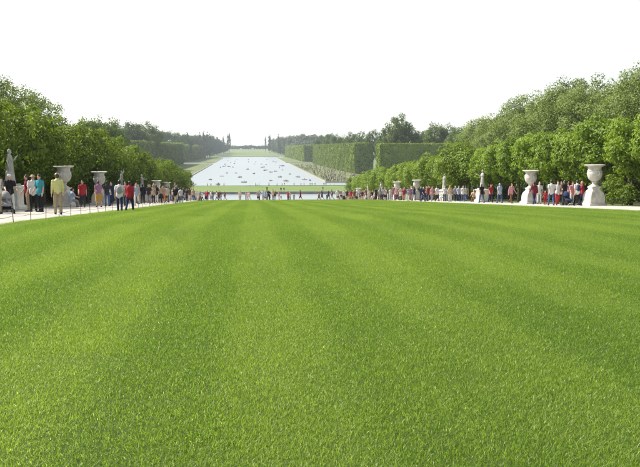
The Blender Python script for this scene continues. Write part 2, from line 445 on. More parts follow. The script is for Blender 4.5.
POSES = {
    'walk_a': dict(legs=[(17, 5), (-13, 14)], arms=[(-20, 9, 14), (22, 9, 22)], lean=4),
    'walk_b': dict(legs=[(-16, 26), (20, 4)], arms=[(18, 10, 26), (-16, 10, 10)], lean=4),
    'stand': dict(legs=[(2, 2), (-3, 2)], arms=[(2, 9, 14), (6, 12, 30)], lean=2),
    'hold': dict(legs=[(3, 3), (-2, 2)], arms=[(25, 12, 70), (30, 12, 62)], lean=2),
    'push': dict(legs=[(20, 8), (-16, 14)], arms=[(32, 8, 38), (32, 8, 38)], lean=7),
    'hip': dict(legs=[(3, 2), (-2, 2)], arms=[(-12, 36, 46), (4, 9, 14)], lean=1),
    'sit': dict(legs=[(86, 84), (80, 72)], arms=[(30, 10, 45), (34, 12, 40)], lean=10),
    'row': dict(legs=[(80, 45), (78, 42)], arms=[(55, 14, 20), (55, 14, 20)], lean=14),
}
VAR = {}
def near_variant(key, pose, **kw):
    P = dict(POSES[pose]); P.setdefault('sleeve', 'short'); P.update(kw)
    J = pose_joints(P)
    mb = MB(); add_skin(mb, J, P)
    body = remesh(mb, 0.0125, 0.35, 2)
    ex = MB()
    for s, (s0, e, w, d) in zip((-1, 1), J['arms']): add_hand(ex, w, d, s)
    hc = head_at(J, P)
    for s in (-1, 1): ex.ball(hc + Vector((s * .03, .082, .012)), (.013, .008, .008), 6, 5, mi=1)
    ex.ball(hc + Vector((0, .083, -.062)), (.022, .008, .007), 6, 5, mi=2)
    join_mesh(body, ex)
    out = {'body': body}
    for nm, fn, vx in (('shirt', add_shirt, .015), ('bottom', add_bottom, .016), ('hair', add_hair, .014)):
        q = MB(); fn(q, J, P); out[nm] = remesh(q, vx, 0.4, 2)
    out['shoes'] = []
    for l in J['legs']:
        q = MB(); add_shoe(q, l[2]); out['shoes'].append(q.mesh('shoe'))
    # things worn: cap, sun hat, rucksack, shoulder bag
    q = MB(); q.lathe([(.086, .03), (.092, .05), (.085, .1), (.05, .128), (.01, .134)], 14); q.tube([(0, .06, .04), (0, .15, .035)], [(.07, .012), (.05, .008)], 8, side=(1, 0, 0)); out['cap'] = q.mesh('cap')
    q = MB(); q.lathe([(.17, .035), (.10, .05), (.09, .06), (.085, .115), (.02, .125)], 16); out['sun_hat'] = q.mesh('hat')
    sp = J['sp']
    q = MB(); c = sp(.33, -.185); q.tube([sp(.14, -.18), sp(.2, -.195), sp(.4, -.195), sp(.47, -.17)], [(.12, .05), (.135, .075), (.125, .07), (.09, .04)], 10, side=(1, 0, 0))
    for s in (-1, 1): q.tube([sp(.46, -.14, s * .09), sp(.54, -.02, s * .1), sp(.42, .125, s * .1), sp(.2, .0, s * .165), sp(.18, -.14, s * .12)], [.016] * 5, 6, side=(0, 1, 0))
    out['rucksack'] = q.mesh('rucksack')
    q = MB(); q.tube([sp(-.12, .0, .24), sp(.1, .0, .235)], [(.045, .13), (.04, .11)], 10, side=(1, 0, 0)); q.tube([sp(.1, .06, .235), sp(.53, .03, .07), sp(.54, -.03, .0), sp(.1, -.07, .235)], [.012] * 4, 6, side=(0, 1, 0))
    out['shoulder_bag'] = q.mesh('bag')
    out['head'] = hc
    VAR[key] = out
near_variant('walk_m', 'walk_a')
near_variant('walk_m2', 'walk_b', sleeve='long')
near_variant('stand_m', 'stand')
near_variant('stand_long', 'stand', sleeve='long', tuck=True)
near_variant('push_m', 'push')
near_variant('hold_f', 'hold', female=True, hair='long')
near_variant('walk_f', 'walk_b', female=True, hair='long', sleeve='none')
near_variant('skirt_f', 'walk_a', female=True, hair='bun', bottom='skirt')
near_variant('shorts_m', 'walk_a', bottom='shorts')
near_variant('stand_f', 'stand', female=True, hair='long')
near_variant('sit_m', 'sit', hipz=0.46)
FAR = {}
def far_variant(key, pose, n=7, **kw):
    P = dict(POSES[pose]); P.setdefault('sleeve', 'short'); P.update(kw); J = pose_joints(P)
    q = MB()
    def sec(fn, mi):
        b = MB(); fn(b, J, P, n); q.add(b.v, b.f, mi)
    b = MB(); add_skin(b, J, P, n, detail=n > 6); q.add(b.v, b.f, 0)
    sec(add_shirt, 1); sec(add_bottom, 2); sec(add_hair, 3)
    for l in J['legs']:
        b = MB(); add_shoe(b, l[2], 6); q.add(b.v, b.f, 4)
    FAR[key] = q.mesh('person')
far_variant('walk', 'walk_a'); far_variant('walk2', 'walk_b', sleeve='long'); far_variant('stand', 'stand'); far_variant('hold', 'hold', sleeve='long')
far_variant('fem', 'walk_b', female=True, hair='long', sleeve='none'); far_variant('skirt', 'stand', female=True, hair='long', bottom='skirt')
far_variant('shorts', 'walk_b', bottom='shorts'); far_variant('sit', 'sit', hipz=0.46); far_variant('row', 'row', hipz=0.32)
far_variant('tiny', 'stand', n=5); far_variant('tiny2', 'walk_a', n=5, female=True)
for me in FAR.values():
    for k in range(5): me.materials.append(None)

# ------------------------------------------------------------------ statues: one carved figure each
def statue_mesh(kind):
    P = [dict(legs=[(4, 10), (-3, 2)], arms=[(15, 12, 125), (-5, 16, 20)], lean=-2),
         dict(legs=[(10, 16), (-3, 1)], arms=[(150, 20, 30), (8, 14, 40)], lean=2),
         dict(legs=[(-2, 2), (6, 18)], arms=[(10, 25, 80), (35, 10, 90)], lean=-1, female=True),
         dict(legs=[(12, 20), (-4, 2)], arms=[(-10, 16, 60), (60, 20, 50)], lean=3, female=True)][kind]
    J = pose_joints(P); mb = MB(); add_skin(mb, J, P, 12)
    for s, (s0, e, w, d) in zip((-1, 1), J['arms']): mb.tube([w, w + d * .15], [(.02, .035), (.015, .03)], 8, side=(1, 0, 0))
    add_hair(mb, J, dict(P, hair='bun' if kind > 1 else 'short'))
    sp = J['sp']
    if kind in (0, 2, 3):   # long draped robe
        mb.tube([sp(.42 if kind > 1 else .1), sp(.1), sp(-.1), sp(-.5), Vector((0, -.02, .02))], [(.17, .12), (.175, .135), (.2, .16), (.22, .19), (.27, .23)], 12, side=(1, 0, 0))
        for a in range(9):
            th = a * 0.7; mb.tube([sp(.05) + Vector((math.cos(th) * .17, math.sin(th) * .13, 0)), Vector((math.cos(th + .2) * .26, math.sin(th + .2) * .22, .02))], [.022, .034], 6)
    else:                   # cloak over one shoulder and a tree stump support
        mb.tube([sp(.5, -.08, -.15), sp(.2, -.14, -.12), sp(-.3, -.16, -.1), Vector((-.08, -.17, .02))], [(.08, .04), (.15, .05), (.17, .06), (.2, .07)], 10, side=(1, 0, 0))
    mb.tube([sp(.45, .06, .16), sp(.15, .12, 0), sp(0, .05, -.19)], [.05, .06, .045], 8)
    mb.tube([Vector((.24, -.12, 0)), Vector((.22, -.1, .35)), Vector((.2, -.09, .62))], [.11, .09, .07], 8)
    return remesh(mb, 0.018, 0.5, 1)
STAT = [statue_mesh(k) for k in range(4)]

# ------------------------------------------------------------------ ground, paths, lawn, water
ROWS0 = sorted(set(list(np.arange(-40, 206, 4.0)) + [float(v) for v in _py if -40 <= v <= 206] + [206.0]))
XCOL = [-3000, -1200, -500, -250, -130, -80, -50, -32, -22, PX0, -11, -8.65, LX0, -2, 5, 12, LX1, 19.2, 21, PX1, 30, 40, 60, 90, 140, 260, 500, 1200, 3000]
def sheet(rows, colf, zf):
    """grid over rows; colf(y) = list of x; zf(x, y) = height"""
    V = []; Fq = []; n = len(colf(rows[0]))
    for y in rows:
        for x in colf(y): V.append((x, y, zf(x, y)))
    for i in range(len(rows) - 1):
        for j in range(n - 1):
            a = i * n + j; Fq.append((a, a + 1, a + n + 1, a + n))
    return V, Fq
GV, GF, GM = [], [], []
def gadd(rows, colf, mi, zf=gh):
    V, Fq = sheet(rows, colf, zf); b = len(GV); GV.extend(V)
    for q in Fq:
        GF.append(tuple(i + b for i in q)); GM.append(mi(GV[q[0] + b], GV[q[2] + b]) if callable(mi) else mi)
def hw(y):
    if 410 <= y <= 455: return 58.0
    return 40 + (y - 455) * (52 - 40) / 1085.0
gadd([-400, -150] + ROWS0, lambda y: XCOL, 0)
OUT = [1, 1.15, 1.4, 2, 3, 5, 10, 25]
def sides(y0, y1, w0, w1, mi, rows=None, v0=None, v1=None):
    rows = rows or list(np.linspace(y0, y1, max(2, int((y1 - y0) / 40) + 1)))
    w = lambda y: w0 + (w1 - w0) * (y - y0) / (y1 - y0)
    off = [0, 3, 12, 35, 70, 140, 300, 800, 2900]
    gadd(rows, lambda y: [-w(y) - q for q in off[::-1]], mi)
    v0 = w0 if v0 is None else v0; v1 = w1 if v1 is None else v1
    gadd(rows, lambda y: [v0 + (v1 - v0) * (y - y0) / (y1 - y0) + q for q in off], mi)
sides(206, 245, 58, 58, 0, [206, 225, 245])
gadd(list(np.linspace(245, 408, 8)) + [410], lambda y: XCOL, 1)
bankmat = lambda a, b: 2 if abs(a[0]) < 130 else 1
sides(410, 455, 58, 58, bankmat)
sides(455, 1000, 40, 46, bankmat, None, 43, 48)
sides(1000, 1060, 420, 420, 1, [1000, 1060])
sides(1060, 1540, 47, 52, bankmat)
sides(1540, 1790, 65, 65, 3)
gadd(list(np.linspace(1790, 2350, 9)) + [2800, 3500], lambda y: XCOL, 3)
gm = mesh_np('ground', GV, GF, midx=GM)
for k in ('soil', 'meadow', 'bank', 'far_meadow'): gm.materials.append(M[k])
struct(link('ground', gm))
def path(name, x0, x1, rows, nx=4, dz=0.012):
    V, Fq = sheet(rows, lambda y: list(np.linspace(x0, x1, nx)), lambda x, y: gh(x, y) + dz)
    return struct(link(name, mesh_np(name, V, Fq), M['gravel']))
rp = [y for y in ROWS0 if y <= 119]
xl = [PX0, -11, -8.65, LX0]; V, Fq = sheet(rp, lambda y: xl, lambda x, y: gh(x, y) + .012); struct(link('gravel_path', mesh_np('gp', V, Fq), M['gravel']))
xr = [LX1, 19.2, 21, PX1]; V, Fq = sheet(rp, lambda y: xr, lambda x, y: gh(x, y) + .012); struct(link('gravel_path', mesh_np('gp', V, Fq), M['gravel']))
re_ = [y for y in ROWS0 if y >= 119]
V, Fq = sheet(re_, lambda y: [-90, -50] + XCOL[9:20] + [50, 90], lambda x, y: gh(x, y) + .012); struct(link('gravel_esplanade', mesh_np('ge', V, Fq), M['gravel']))
# lawn: a slightly raised turf slab with its own cut edge
lr = [y for y in ROWS0 if y <= 119] + [LY1]
lx = [LX0, LX0 + .03] + list(np.linspace(LX0 + 2, LX1 - 2, 8)) + [LX1 - .03, LX1]
def lz(x, y): return gz(y) + (0.05 if LX0 < x < LX1 and y < LY1 else -0.03)
V, Fq = sheet(lr, lambda y: lx, lz)
struct(link('lawn', mesh_np('lawn', V, Fq), M['turf']))
# grass: small turf patches (real blades) laid over the whole lawn
def turf_patch(seed, size=0.27, n=2900):
    r = np.random.default_rng(seed)
    x = r.normal(0, size, n); y = r.normal(0, size, n)
    h = r.uniform(0.013, 0.032, n); w = r.uniform(0.0010, 0.0019, n) ; th = r.uniform(0, 2 * np.pi, n)
    lean = r.normal(0, 0.55, (n, 2)); lean[:, 1] += 0.10
    z0 = np.zeros(n)
    tx, ty = np.cos(th) * w, np.sin(th) * w
    b0 = np.stack([x - tx, y - ty, z0], 1); b1 = np.stack([x + tx, y + ty, z0], 1)
    mx, my = x + lean[:, 0] * h * .4, y + lean[:, 1] * h * .4
    m0 = np.stack([mx - tx * .8, my - ty * .8, h * .6], 1); m1 = np.stack([mx + tx * .8, my + ty * .8, h * .6], 1)
    tp = np.stack([x + lean[:, 0] * h * 1.1, y + lean[:, 1] * h * 1.1, h * r.uniform(.75, 1, n)], 1)
    V = np.stack([b0, b1, m0, m1, tp], 1).reshape(-1, 3); b = np.arange(n)[:, None] * 5
    Fq = np.concatenate([b + [0, 1, 3], b + [0, 3, 2], b + [2, 3, 4]], 0)
    return mesh_np('turf_patch', V, Fq, smooth=True)
patches = []
for k in range(5):
    me = turf_patch(100 + k); me.materials.append(M['blade'])
    patches.append(bpy.data.objects.new('turf_patch', me))     # source meshes only, never linked to the scene
step = 0.42
gx, gy = np.meshgrid(np.arange(LX0 + .22, LX1 - .1, step), np.arange(0.5, LY1 - .2, step))
gx = gx.ravel() + rng.uniform(-.06, .06, gx.size); gy = gy.ravel() + rng.uniform(-.06, .06, gy.size)
gzv = np.array([gz(v) + .047 for v in gy])
pm = bpy.data.meshes.new('grass'); pm.vertices.add(len(gx)); pm.vertices.foreach_set('co', np.stack([gx, gy, gzv], 1).astype(np.float32).ravel())
lane = np.floor((gx + 0.4) / STRIPE).astype(int) % 2
rot = np.zeros((len(gx), 3), np.float32); rot[:, 2] = lane * math.pi + rng.normal(0, .35, len(gx)); rot[:, 0] = -0.05
a = pm.attributes.new('rot', 'FLOAT_VECTOR', 'POINT'); a.data.foreach_set('vector', rot.ravel())
scl = np.ones((len(gx), 3), np.float32); scl[:, 2] = rng.uniform(.8, 1.15, len(gx))
a = pm.attributes.new('scl', 'FLOAT_VECTOR', 'POINT'); a.data.foreach_set('vector', scl.ravel())
a = pm.attributes.new('vi', 'INT', 'POINT'); a.data.foreach_set('value', rng.integers(0, 5, len(gx)).astype(np.int32))
grass = link('grass', pm); stuff(grass); tag(grass, 'short mown green grass covering the long sloping lawn', 'grass')
ng = bpy.data.node_groups.new('grass_scatter', 'GeometryNodeTree')
ng.interface.new_socket('Geometry', in_out='INPUT', socket_type='NodeSocketGeometry'); ng.interface.new_socket('Geometry', in_out='OUTPUT', socket_type='NodeSocketGeometry')
gi = ng.nodes.new('NodeGroupInput'); go = ng.nodes.new('NodeGroupOutput'); ip = ng.nodes.new('GeometryNodeInstanceOnPoints'); jn = ng.nodes.new('GeometryNodeJoinGeometry')
for q in patches:
    oi = ng.nodes.new('GeometryNodeObjectInfo'); oi.inputs[0].default_value = q; oi.inputs['As Instance'].default_value = True
    ng.links.new(oi.outputs['Geometry'], jn.inputs[0])
def nattr(nm, ty):
    q = ng.nodes.new('GeometryNodeInputNamedAttribute'); q.data_type = ty; q.inputs[0].default_value = nm; return q.outputs[0]
ng.links.new(gi.outputs[0], ip.inputs['Points']); ng.links.new(jn.outputs[0], ip.inputs['Instance']); ip.inputs['Pick Instance'].default_value = True
ng.links.new(nattr('vi', 'INT'), ip.inputs['Instance Index']); ng.links.new(nattr('rot', 'FLOAT_VECTOR'), ip.inputs['Rotation']); ng.links.new(nattr('scl', 'FLOAT_VECTOR'), ip.inputs['Scale'])
ng.links.new(ip.outputs[0], go.inputs[0])
grass.modifiers.new('scatter', 'NODES').node_group = ng

# basin and canal water with stone kerbs
def flat(name, polys, z, mat):
    V = []; Fq = []
    for x0, x1, x2, x3, y0, y1 in polys:    # near left, near right, far right, far left
        b = len(V); V += [(x0, y0, z), (x1, y0, z), (x2, y1, z), (x3, y1, z)]; Fq.append((b, b + 1, b + 2, b + 3))
    return struct(link(name, mesh_np(name, V, Fq), mat))
WZ = -19.62
flat('basin_water', [(-58, 58, 58, -58, 206, 245)], -13.98, M['water'])
flat('canal_water', [(-58, 58, 58, -58, 410, 455), (-40, 43, 48, -46, 455, 1000), (-420, 420, 420, -420, 1000, 1060), (-47, 47, 52, -52, 1060, 1540), (-65, 65, 65, -65, 1540, 1790)], WZ, M['water'])
def kerb(name, pts, z, h0, h1, th=0.7):
    mb = MB()
    for (x0, y0), (x1, y1) in zip(pts[:-1], pts[1:]):
        d = Vector((x1 - x0, y1 - y0, 0)); L = d.length; a = math.atan2(d.y, d.x)
        mb.box(((x0 + x1) / 2, (y0 + y1) / 2, z + (h0 + h1) / 2), (L + th * .98, th, h1 - h0), rot=a)
    return struct(link(name, mb.mesh(name, False), M['kerb']))
kerb('basin_kerb', [(-58, 206), (58, 206), (58, 245), (-58, 245), (-58, 206)], -13.65, -.6, .42, 0.8)
for s in (-1, 1):
    kerb('canal_kerb', [(0, 410), (s * 58, 410), (s * 58, 455), (s * (40 if s < 0 else 43), 455), (s * (46 if s < 0 else 48), 1000), (s * 420, 1000)], -19.2, -.7, .22, .8)
    kerb('canal_kerb', [(s * 420, 1060), (s * 47, 1060), (s * 52, 1540), (s * 65, 1540), (s * 65, 1790), (0, 1790)], -19.2, -.7, .22, .8)

# ------------------------------------------------------------------ foliage
def leaves(pos, nrm, size, r, aspect=0.62):
    """diamond leaves folded along the midrib; pos, nrm (n,3); size (n,)"""
    n = len(pos)
    nrm = nrm / (np.linalg.norm(nrm, axis=1, keepdims=True) + 1e-9)
    t = r.normal(size=(n, 3)); t[:, 2] -= 0.5
    t -= nrm * (t * nrm).sum(1, keepdims=True); t /= np.linalg.norm(t, axis=1, keepdims=True) + 1e-9
    b = np.cross(nrm, t); s = size[:, None]
    base = pos - t * s * .5; tip = pos + t * s * .5 - nrm * s * .12
    lf = pos + b * s * aspect * .5 + nrm * s * .08 - t * s * .05; rt = pos - b * s * aspect * .5 + nrm * s * .08 - t * s * .05
    V = np.stack([base, lf, tip, rt], 1).reshape(-1, 3); k = np.arange(n)[:, None] * 4
    Fq = np.concatenate([k + [0, 2, 1], k + [0, 3, 2]], 1).reshape(-1, 3)
    return V, Fq
def crown_mesh(seed, rx, ry, z0, z1, n, leaf, clumps, cr, boxy=2.2, fill=0.35, bottom=0.0):
    r = np.random.default_rng(seed)
    d = r.normal(size=(clumps, 3)); d /= np.linalg.norm(d, axis=1, keepdims=True)
    # superellipsoid shell so that clipped rows look fuller than balls
    k = (np.abs(d) ** boxy).sum(1) ** (-1 / boxy)
    rad = np.where(r.random(clumps) < fill, r.uniform(.25, .75, clumps), r.uniform(.72, 1.0, clumps))
    c = d * (k * rad)[:, None] * [rx, ry, (z1 - z0) / 2] + [0, 0, (z0 + z1) / 2]
    sz = r.uniform(.6, 1.25, clumps) * cr
    w = sz ** 2 / (sz ** 2).sum()
    idx = r.choice(clumps, n, p=w)
    u = r.normal(size=(n, 3)); u /= np.linalg.norm(u, axis=1, keepdims=True)
    q = r.uniform(.35, 1.0, n) ** .6
    pos = c[idx] + u * (sz[idx] * q)[:, None] * [1, 1, .8]
    ctr = np.array([0, 0, (z0 + z1) / 2])
    nr = u * .7 + (pos - ctr) / np.array([rx, ry, (z1 - z0) / 2]) * .5 + [0, 0, .45] + r.normal(0, .45, (n, 3))
    V, Fq = leaves(pos, nr, r.uniform(.7, 1.25, n) * leaf, r)
    return mesh_np('crown', V, Fq)
def trunk_mesh(seed, h, r0, zc, spread, limbs=6):
    r = random.Random(seed); mb = MB()
    wob = lambda s: r.uniform(-s, s)
    pts = [(0, 0, -.15), (wob(.04), wob(.04), h * .3), (wob(.08), wob(.08), h * .6), (wob(.15), wob(.15), h)]
    mb.tube(pts, [r0 * 1.25, r0 * .92, r0 * .7, r0 * .25], 9)
    for k in range(limbs):
        a = 2 * math.pi * k / limbs + wob(.4); z = zc + (h - zc) * r.uniform(0, .55); L = spread * r.uniform(.6, 1)
        p0 = Vector((0, 0, z)); p1 = p0 + Vector((math.cos(a) * L * .5, math.sin(a) * L * .5, L * .45)); p2 = p0 + Vector((math.cos(a) * L, math.sin(a) * L, L * .75))
        mb.tube([p0, p1, p2], [r0 * .42, r0 * .28, r0 * .08], 6)
    return mb.mesh('trunk')
TK = {}
def kind(key, crowns, trunks, leafmat, name):
    for me in crowns: me.materials.append(M[leafmat])
    for me in trunks: me.materials.append(M['bark'])
    TK[key] = (crowns, trunks, name)
kind('row', [crown_mesh(k, 2.5, 2.55, 2.5, 7.0, 6400, .27, 75, .8, 2.4) for k in range(5)], [trunk_mesh(k, 5.2, .13, 1.9, 2.0) for k in range(3)], 'leaf_row', 'row_tree')
kind('dark', [crown_mesh(20 + k, 2.6, 2.7, 1.8, 7.0, 6600, .27, 75, .8, 2.4) for k in range(5)], [trunk_mesh(9 + k, 5.2, .14, 1.7, 2.0) for k in range(3)], 'leaf_dark', 'row_tree')
kind('grey', [crown_mesh(40 + k, 5.2, 5.2, 4.0, 17.0, 20000, .27, 170, 1.15, 2.1) for k in range(4)], [trunk_mesh(20 + k, 14, .3, 4.5, 5, 8) for k in range(2)], 'leaf_grey', 'tall_tree')
kind('wood', [crown_mesh(60 + k, 6.5, 6.5, 5.0, 20.0, 7000, .62, 130, 1.6, 2.1) for k in range(4)], [trunk_mesh(30 + k, 16, .38, 5.5, 6, 8) for k in range(2)], 'leaf_wood', 'woodland_tree')
kind('far', [crown_mesh(80 + k, 9, 9, 2.0, 26.0, 3200, 1.5, 80, 2.8, 2.1) for k in range(4)], [trunk_mesh(40 + k, 20, .5, 4, 7, 6) for k in range(2)], 'leaf_far', 'woodland_tree')
kind('poplar', [crown_mesh(95 + k, 3.6, 3.6, 1.0, 36.0, 2200, 1.3, 70, 1.6, 1.9) for k in range(2)], [trunk_mesh(50, 30, .45, 3, 2, 5)], 'leaf_far', 'poplar_tree')
_tc = {}
def tree(key, x, y, h, label, group, width=1.0, z=None, cat='tree'):
    crowns, trunks, name = TK[key]
    H0 = {'row': 7.1, 'dark': 7.1, 'grey': 17.3, 'wood': 20.6, 'far': 27.2, 'poplar': 36.5}[key]
    i = _tc.get(key, 0); _tc[key] = i + 1
    s = h / H0
    e = empty(name, (x, y, (gh(x, y) if z is None else z)), random.uniform(0, 6.28) if key not in ('row', 'dark') else random.choice([0, math.pi]) + random.uniform(-.25, .25))
    e.scale = (s * width, s * width, s)
    tag(e, label, cat, group)
    link('trunk', trunks[i % len(trunks)], None, e); link('crown', crowns[(i * 3 + i // 4) % len(crowns)], None, e)
    return e
LEFT = [('s', 12, 0), ('v', 65, 0), ('v', 100, 0), ('s', 122, 1), ('s', 142.5, 2), ('v', 157, 0), ('v', 167, 0), ('s', 175, 3)]
RIGHT = [('v', 593.5, 0), ('v', 530, 0), ('s', 482, 2), ('s', 444, 0), ('v', 416.6, 0), ('v', 397, 0), ('s', 381, 1), ('s', 368, 3), ('v', 358.5, 0)]
DL = [42, 54, 66.7, 79, 93, 107.5, 120.5, 133]; DR = [51, 63, 76, 91, 105.5, 120, 134, 149, 163]
ORD = ['first', 'second', 'third', 'fourth', 'fifth', 'sixth']
def beside(seq, dist, y):
    """the monument that a tree stands behind, counted from the basin"""
    if y > dist[-1] + 8: return 'past the last monument before the basin'
    if y < dist[0] - 7: return 'before the first %s' % ('statue' if seq[0][0] == 's' else 'urn')
    i = min(range(len(dist)), key=lambda k: abs(dist[k] - y)); kd = seq[i][0]
    return 'behind the %s %s from the basin' % (ORD[sum(1 for q in seq[i + 1:] if q[0] == kd)], 'urn' if kd == 'v' else 'statue')
# the two clipped rows that line the paths (two deep each, the back one added to block light)
for k, y in enumerate(np.arange(31, 204, 4.7)):
    for d, (x, w) in enumerate(((-17.3, 1.0), (-22.6, 1.05))):
        tree('dark', x + random.uniform(-.3, .3), y + random.uniform(-.4, .4) + d * 2.2, random.uniform(7.1, 8.4) if y < 150 else random.uniform(7.8, 8.7),
             'dark %s-row tree %s, fenced path' % (('front', 'second')[d], beside(LEFT, DL, y)), 'trees lining the fenced path', w)
for k, y in enumerate(np.arange(34, 204, 4.9)):
    for d, (x, w) in enumerate(((26.6, 1.0), (32.0, 1.05))):
        hh = random.uniform(5.3, 6.0) if y < 58 else random.uniform(5.6, 6.8) if y < 150 else random.uniform(5.9, 6.8)
        tree('row', x + random.uniform(-.3, .3), y + random.uniform(-.4, .4) + d * 2.2, hh + d * .5,
             'bright %s-row tree %s, unfenced path' % (('front', 'second')[d], beside(RIGHT, DR, y)), 'trees lining the unfenced path', w)
tree('dark', xat(458, 96), 96, 7.4, 'darker rounded tree standing out of the bright row behind a statue', 'trees lining the unfenced path', 1.02)
# taller grey-green wood behind the unfenced path
for k, y in enumerate(np.arange(58, 200, 7.5)):
    for d in range(2):
        if y > (138, 178)[d]: continue
        x = 43 + d * 11 + random.uniform(-1.5, 1.5)
        tree('grey', x, y + random.uniform(-1.5, 1.5) + d * 3.5, random.uniform(13.6, 14.9) + d * .8 + max(0, y - 70) * .036 - max(0, 90 - y) * .05, 'tall grey-green tree in the %s rank, %s, unfenced path' % (('front', 'back')[d], beside(RIGHT, DR, y)), 'tall wood behind the unfenced path')
# wood behind the fenced path
for px, d, top in ((-45, 84, 66), (-14, 92, 74), (12, 96, 80), (38, 108, 92)):
    x = xat(px, d); z = gh(x, d); tree('grey', x, d, zat(top, d) - z, 'tall grey-green tree rising behind the rows on the fenced path', 'tall trees behind the fenced path')
for px, d, top in ((90, 245, 117), (104, 262, 115), (112, 300, 120), (74, 240, 128), (60, 236, 128), (40, 230, 130), (122, 640, 124), (130, 650, 121), (138, 660, 123), (146, 700, 122), (154, 720, 125), (162, 1150, 129), (170, 1160, 130), (178, 1180, 132), (186, 1200, 134)):
    x = xat(px, d); z = gh(x, d); tree('wood', x, d, zat(top, d) - z, 'dark leafy tree rising just behind the fenced tree rows' if d < 320 else 'dark woodland tree behind the broad hedge on the shaded bank' if d < 800 else 'dark woodland tree beyond the side arm on the shaded bank', 'woodland trees beyond the fenced path', .8)
# trees behind the sunlit hedge
for px, d, top in ((398, 470, 112), (388, 480, 124), (408, 475, 122), (372, 640, 129), (384, 500, 133), (420, 470, 131), (434, 450, 121), (446, 445, 122), (456, 430, 125), (426, 480, 128), (362, 660, 131), (352, 690, 131), (344, 760, 134), (336, 820, 133), (328, 930, 134), (320, 980, 135), (412, 520, 134), (466, 330, 124), (474, 300, 122)):
    x = xat(px, d); z = gh(x, d); big = top == 112
    tree('wood', x, d, zat(top, d) - z, 'tallest dark tree standing above the clipped hedge' if big else 'mid green woodland tree between the unfenced tree rows and the hedge' if d < 350 else 'mid green woodland tree behind the shaded hedge facing the lawn' if d < 560 else 'mid green woodland tree behind the long sunlit hedge', 'woodland trees beyond the unfenced path', .62 if big else .68)
# far woods and poplars round the end of the canal
for i in range(26):
    px = 183 + i * 1.75; d = 1250 + i * 34 + random.uniform(-40, 40); top = 135.5 + max(0, (i - 17)) * 1.1 + random.uniform(-1.5, 1.5)
    x = xat(px, d); tree('far', x, d, zat(top, d) - gh(x, d), 'hazy tree in the far wood beside the canal, behind the shaded hedges', 'far wood on the shaded side of the canal', .85)
for i in range(30):
    px = 273 + i * 2.0; d = 2050 - i * 26 + random.uniform(-40, 40); top = 138.5 - min(i, 14) * .28 + random.uniform(-1.3, 1.3)
    x = xat(px, d); tree('far', x, d, zat(top, d) - gh(x, d), 'hazy tree in the far wood beyond the sunlit hedges', 'far wood on the sunlit side of the canal', .85)
for px, d, top in ((187.5, 1350, 131), (200, 1500, 131.5), (204, 1560, 130.5), (207.5, 1600, 131), (210, 1620, 133), (223.5, 2000, 136), (228, 2050, 133), (229.6, 2070, 132.5)):
    x = xat(px, d); tree('poplar', x, d, zat(top, d) - gh(x, d), 'slim tall poplar by the far wood on the shaded side of the canal', 'poplars at the end of the canal', .55 + (px > 228) * .1, cat='poplar')
for px, d, top in ((265.5, 2080, 136), (269, 2040, 134), (270, 2000, 134.5), (278.5, 1900, 133.5), (284, 1850, 136)):
    x = xat(px, d); tree('poplar', x, d, zat(top, d) - gh(x, d), 'slim tall poplar by the far wood on the sunlit side of the canal', 'poplars at the end of the canal', .55, cat='poplar')
for i in range(16):
    px = 231 + i * 2.9; d = 2400 + random.uniform(-20, 20)
    x = xat(px, d); tree('far', x, d, zat(145.6 + random.uniform(-.5, .6), d) - gh(x, d) + 1, 'low hazy tree in the line closing the view beyond the canal', 'tree line beyond the canal', 2.3)

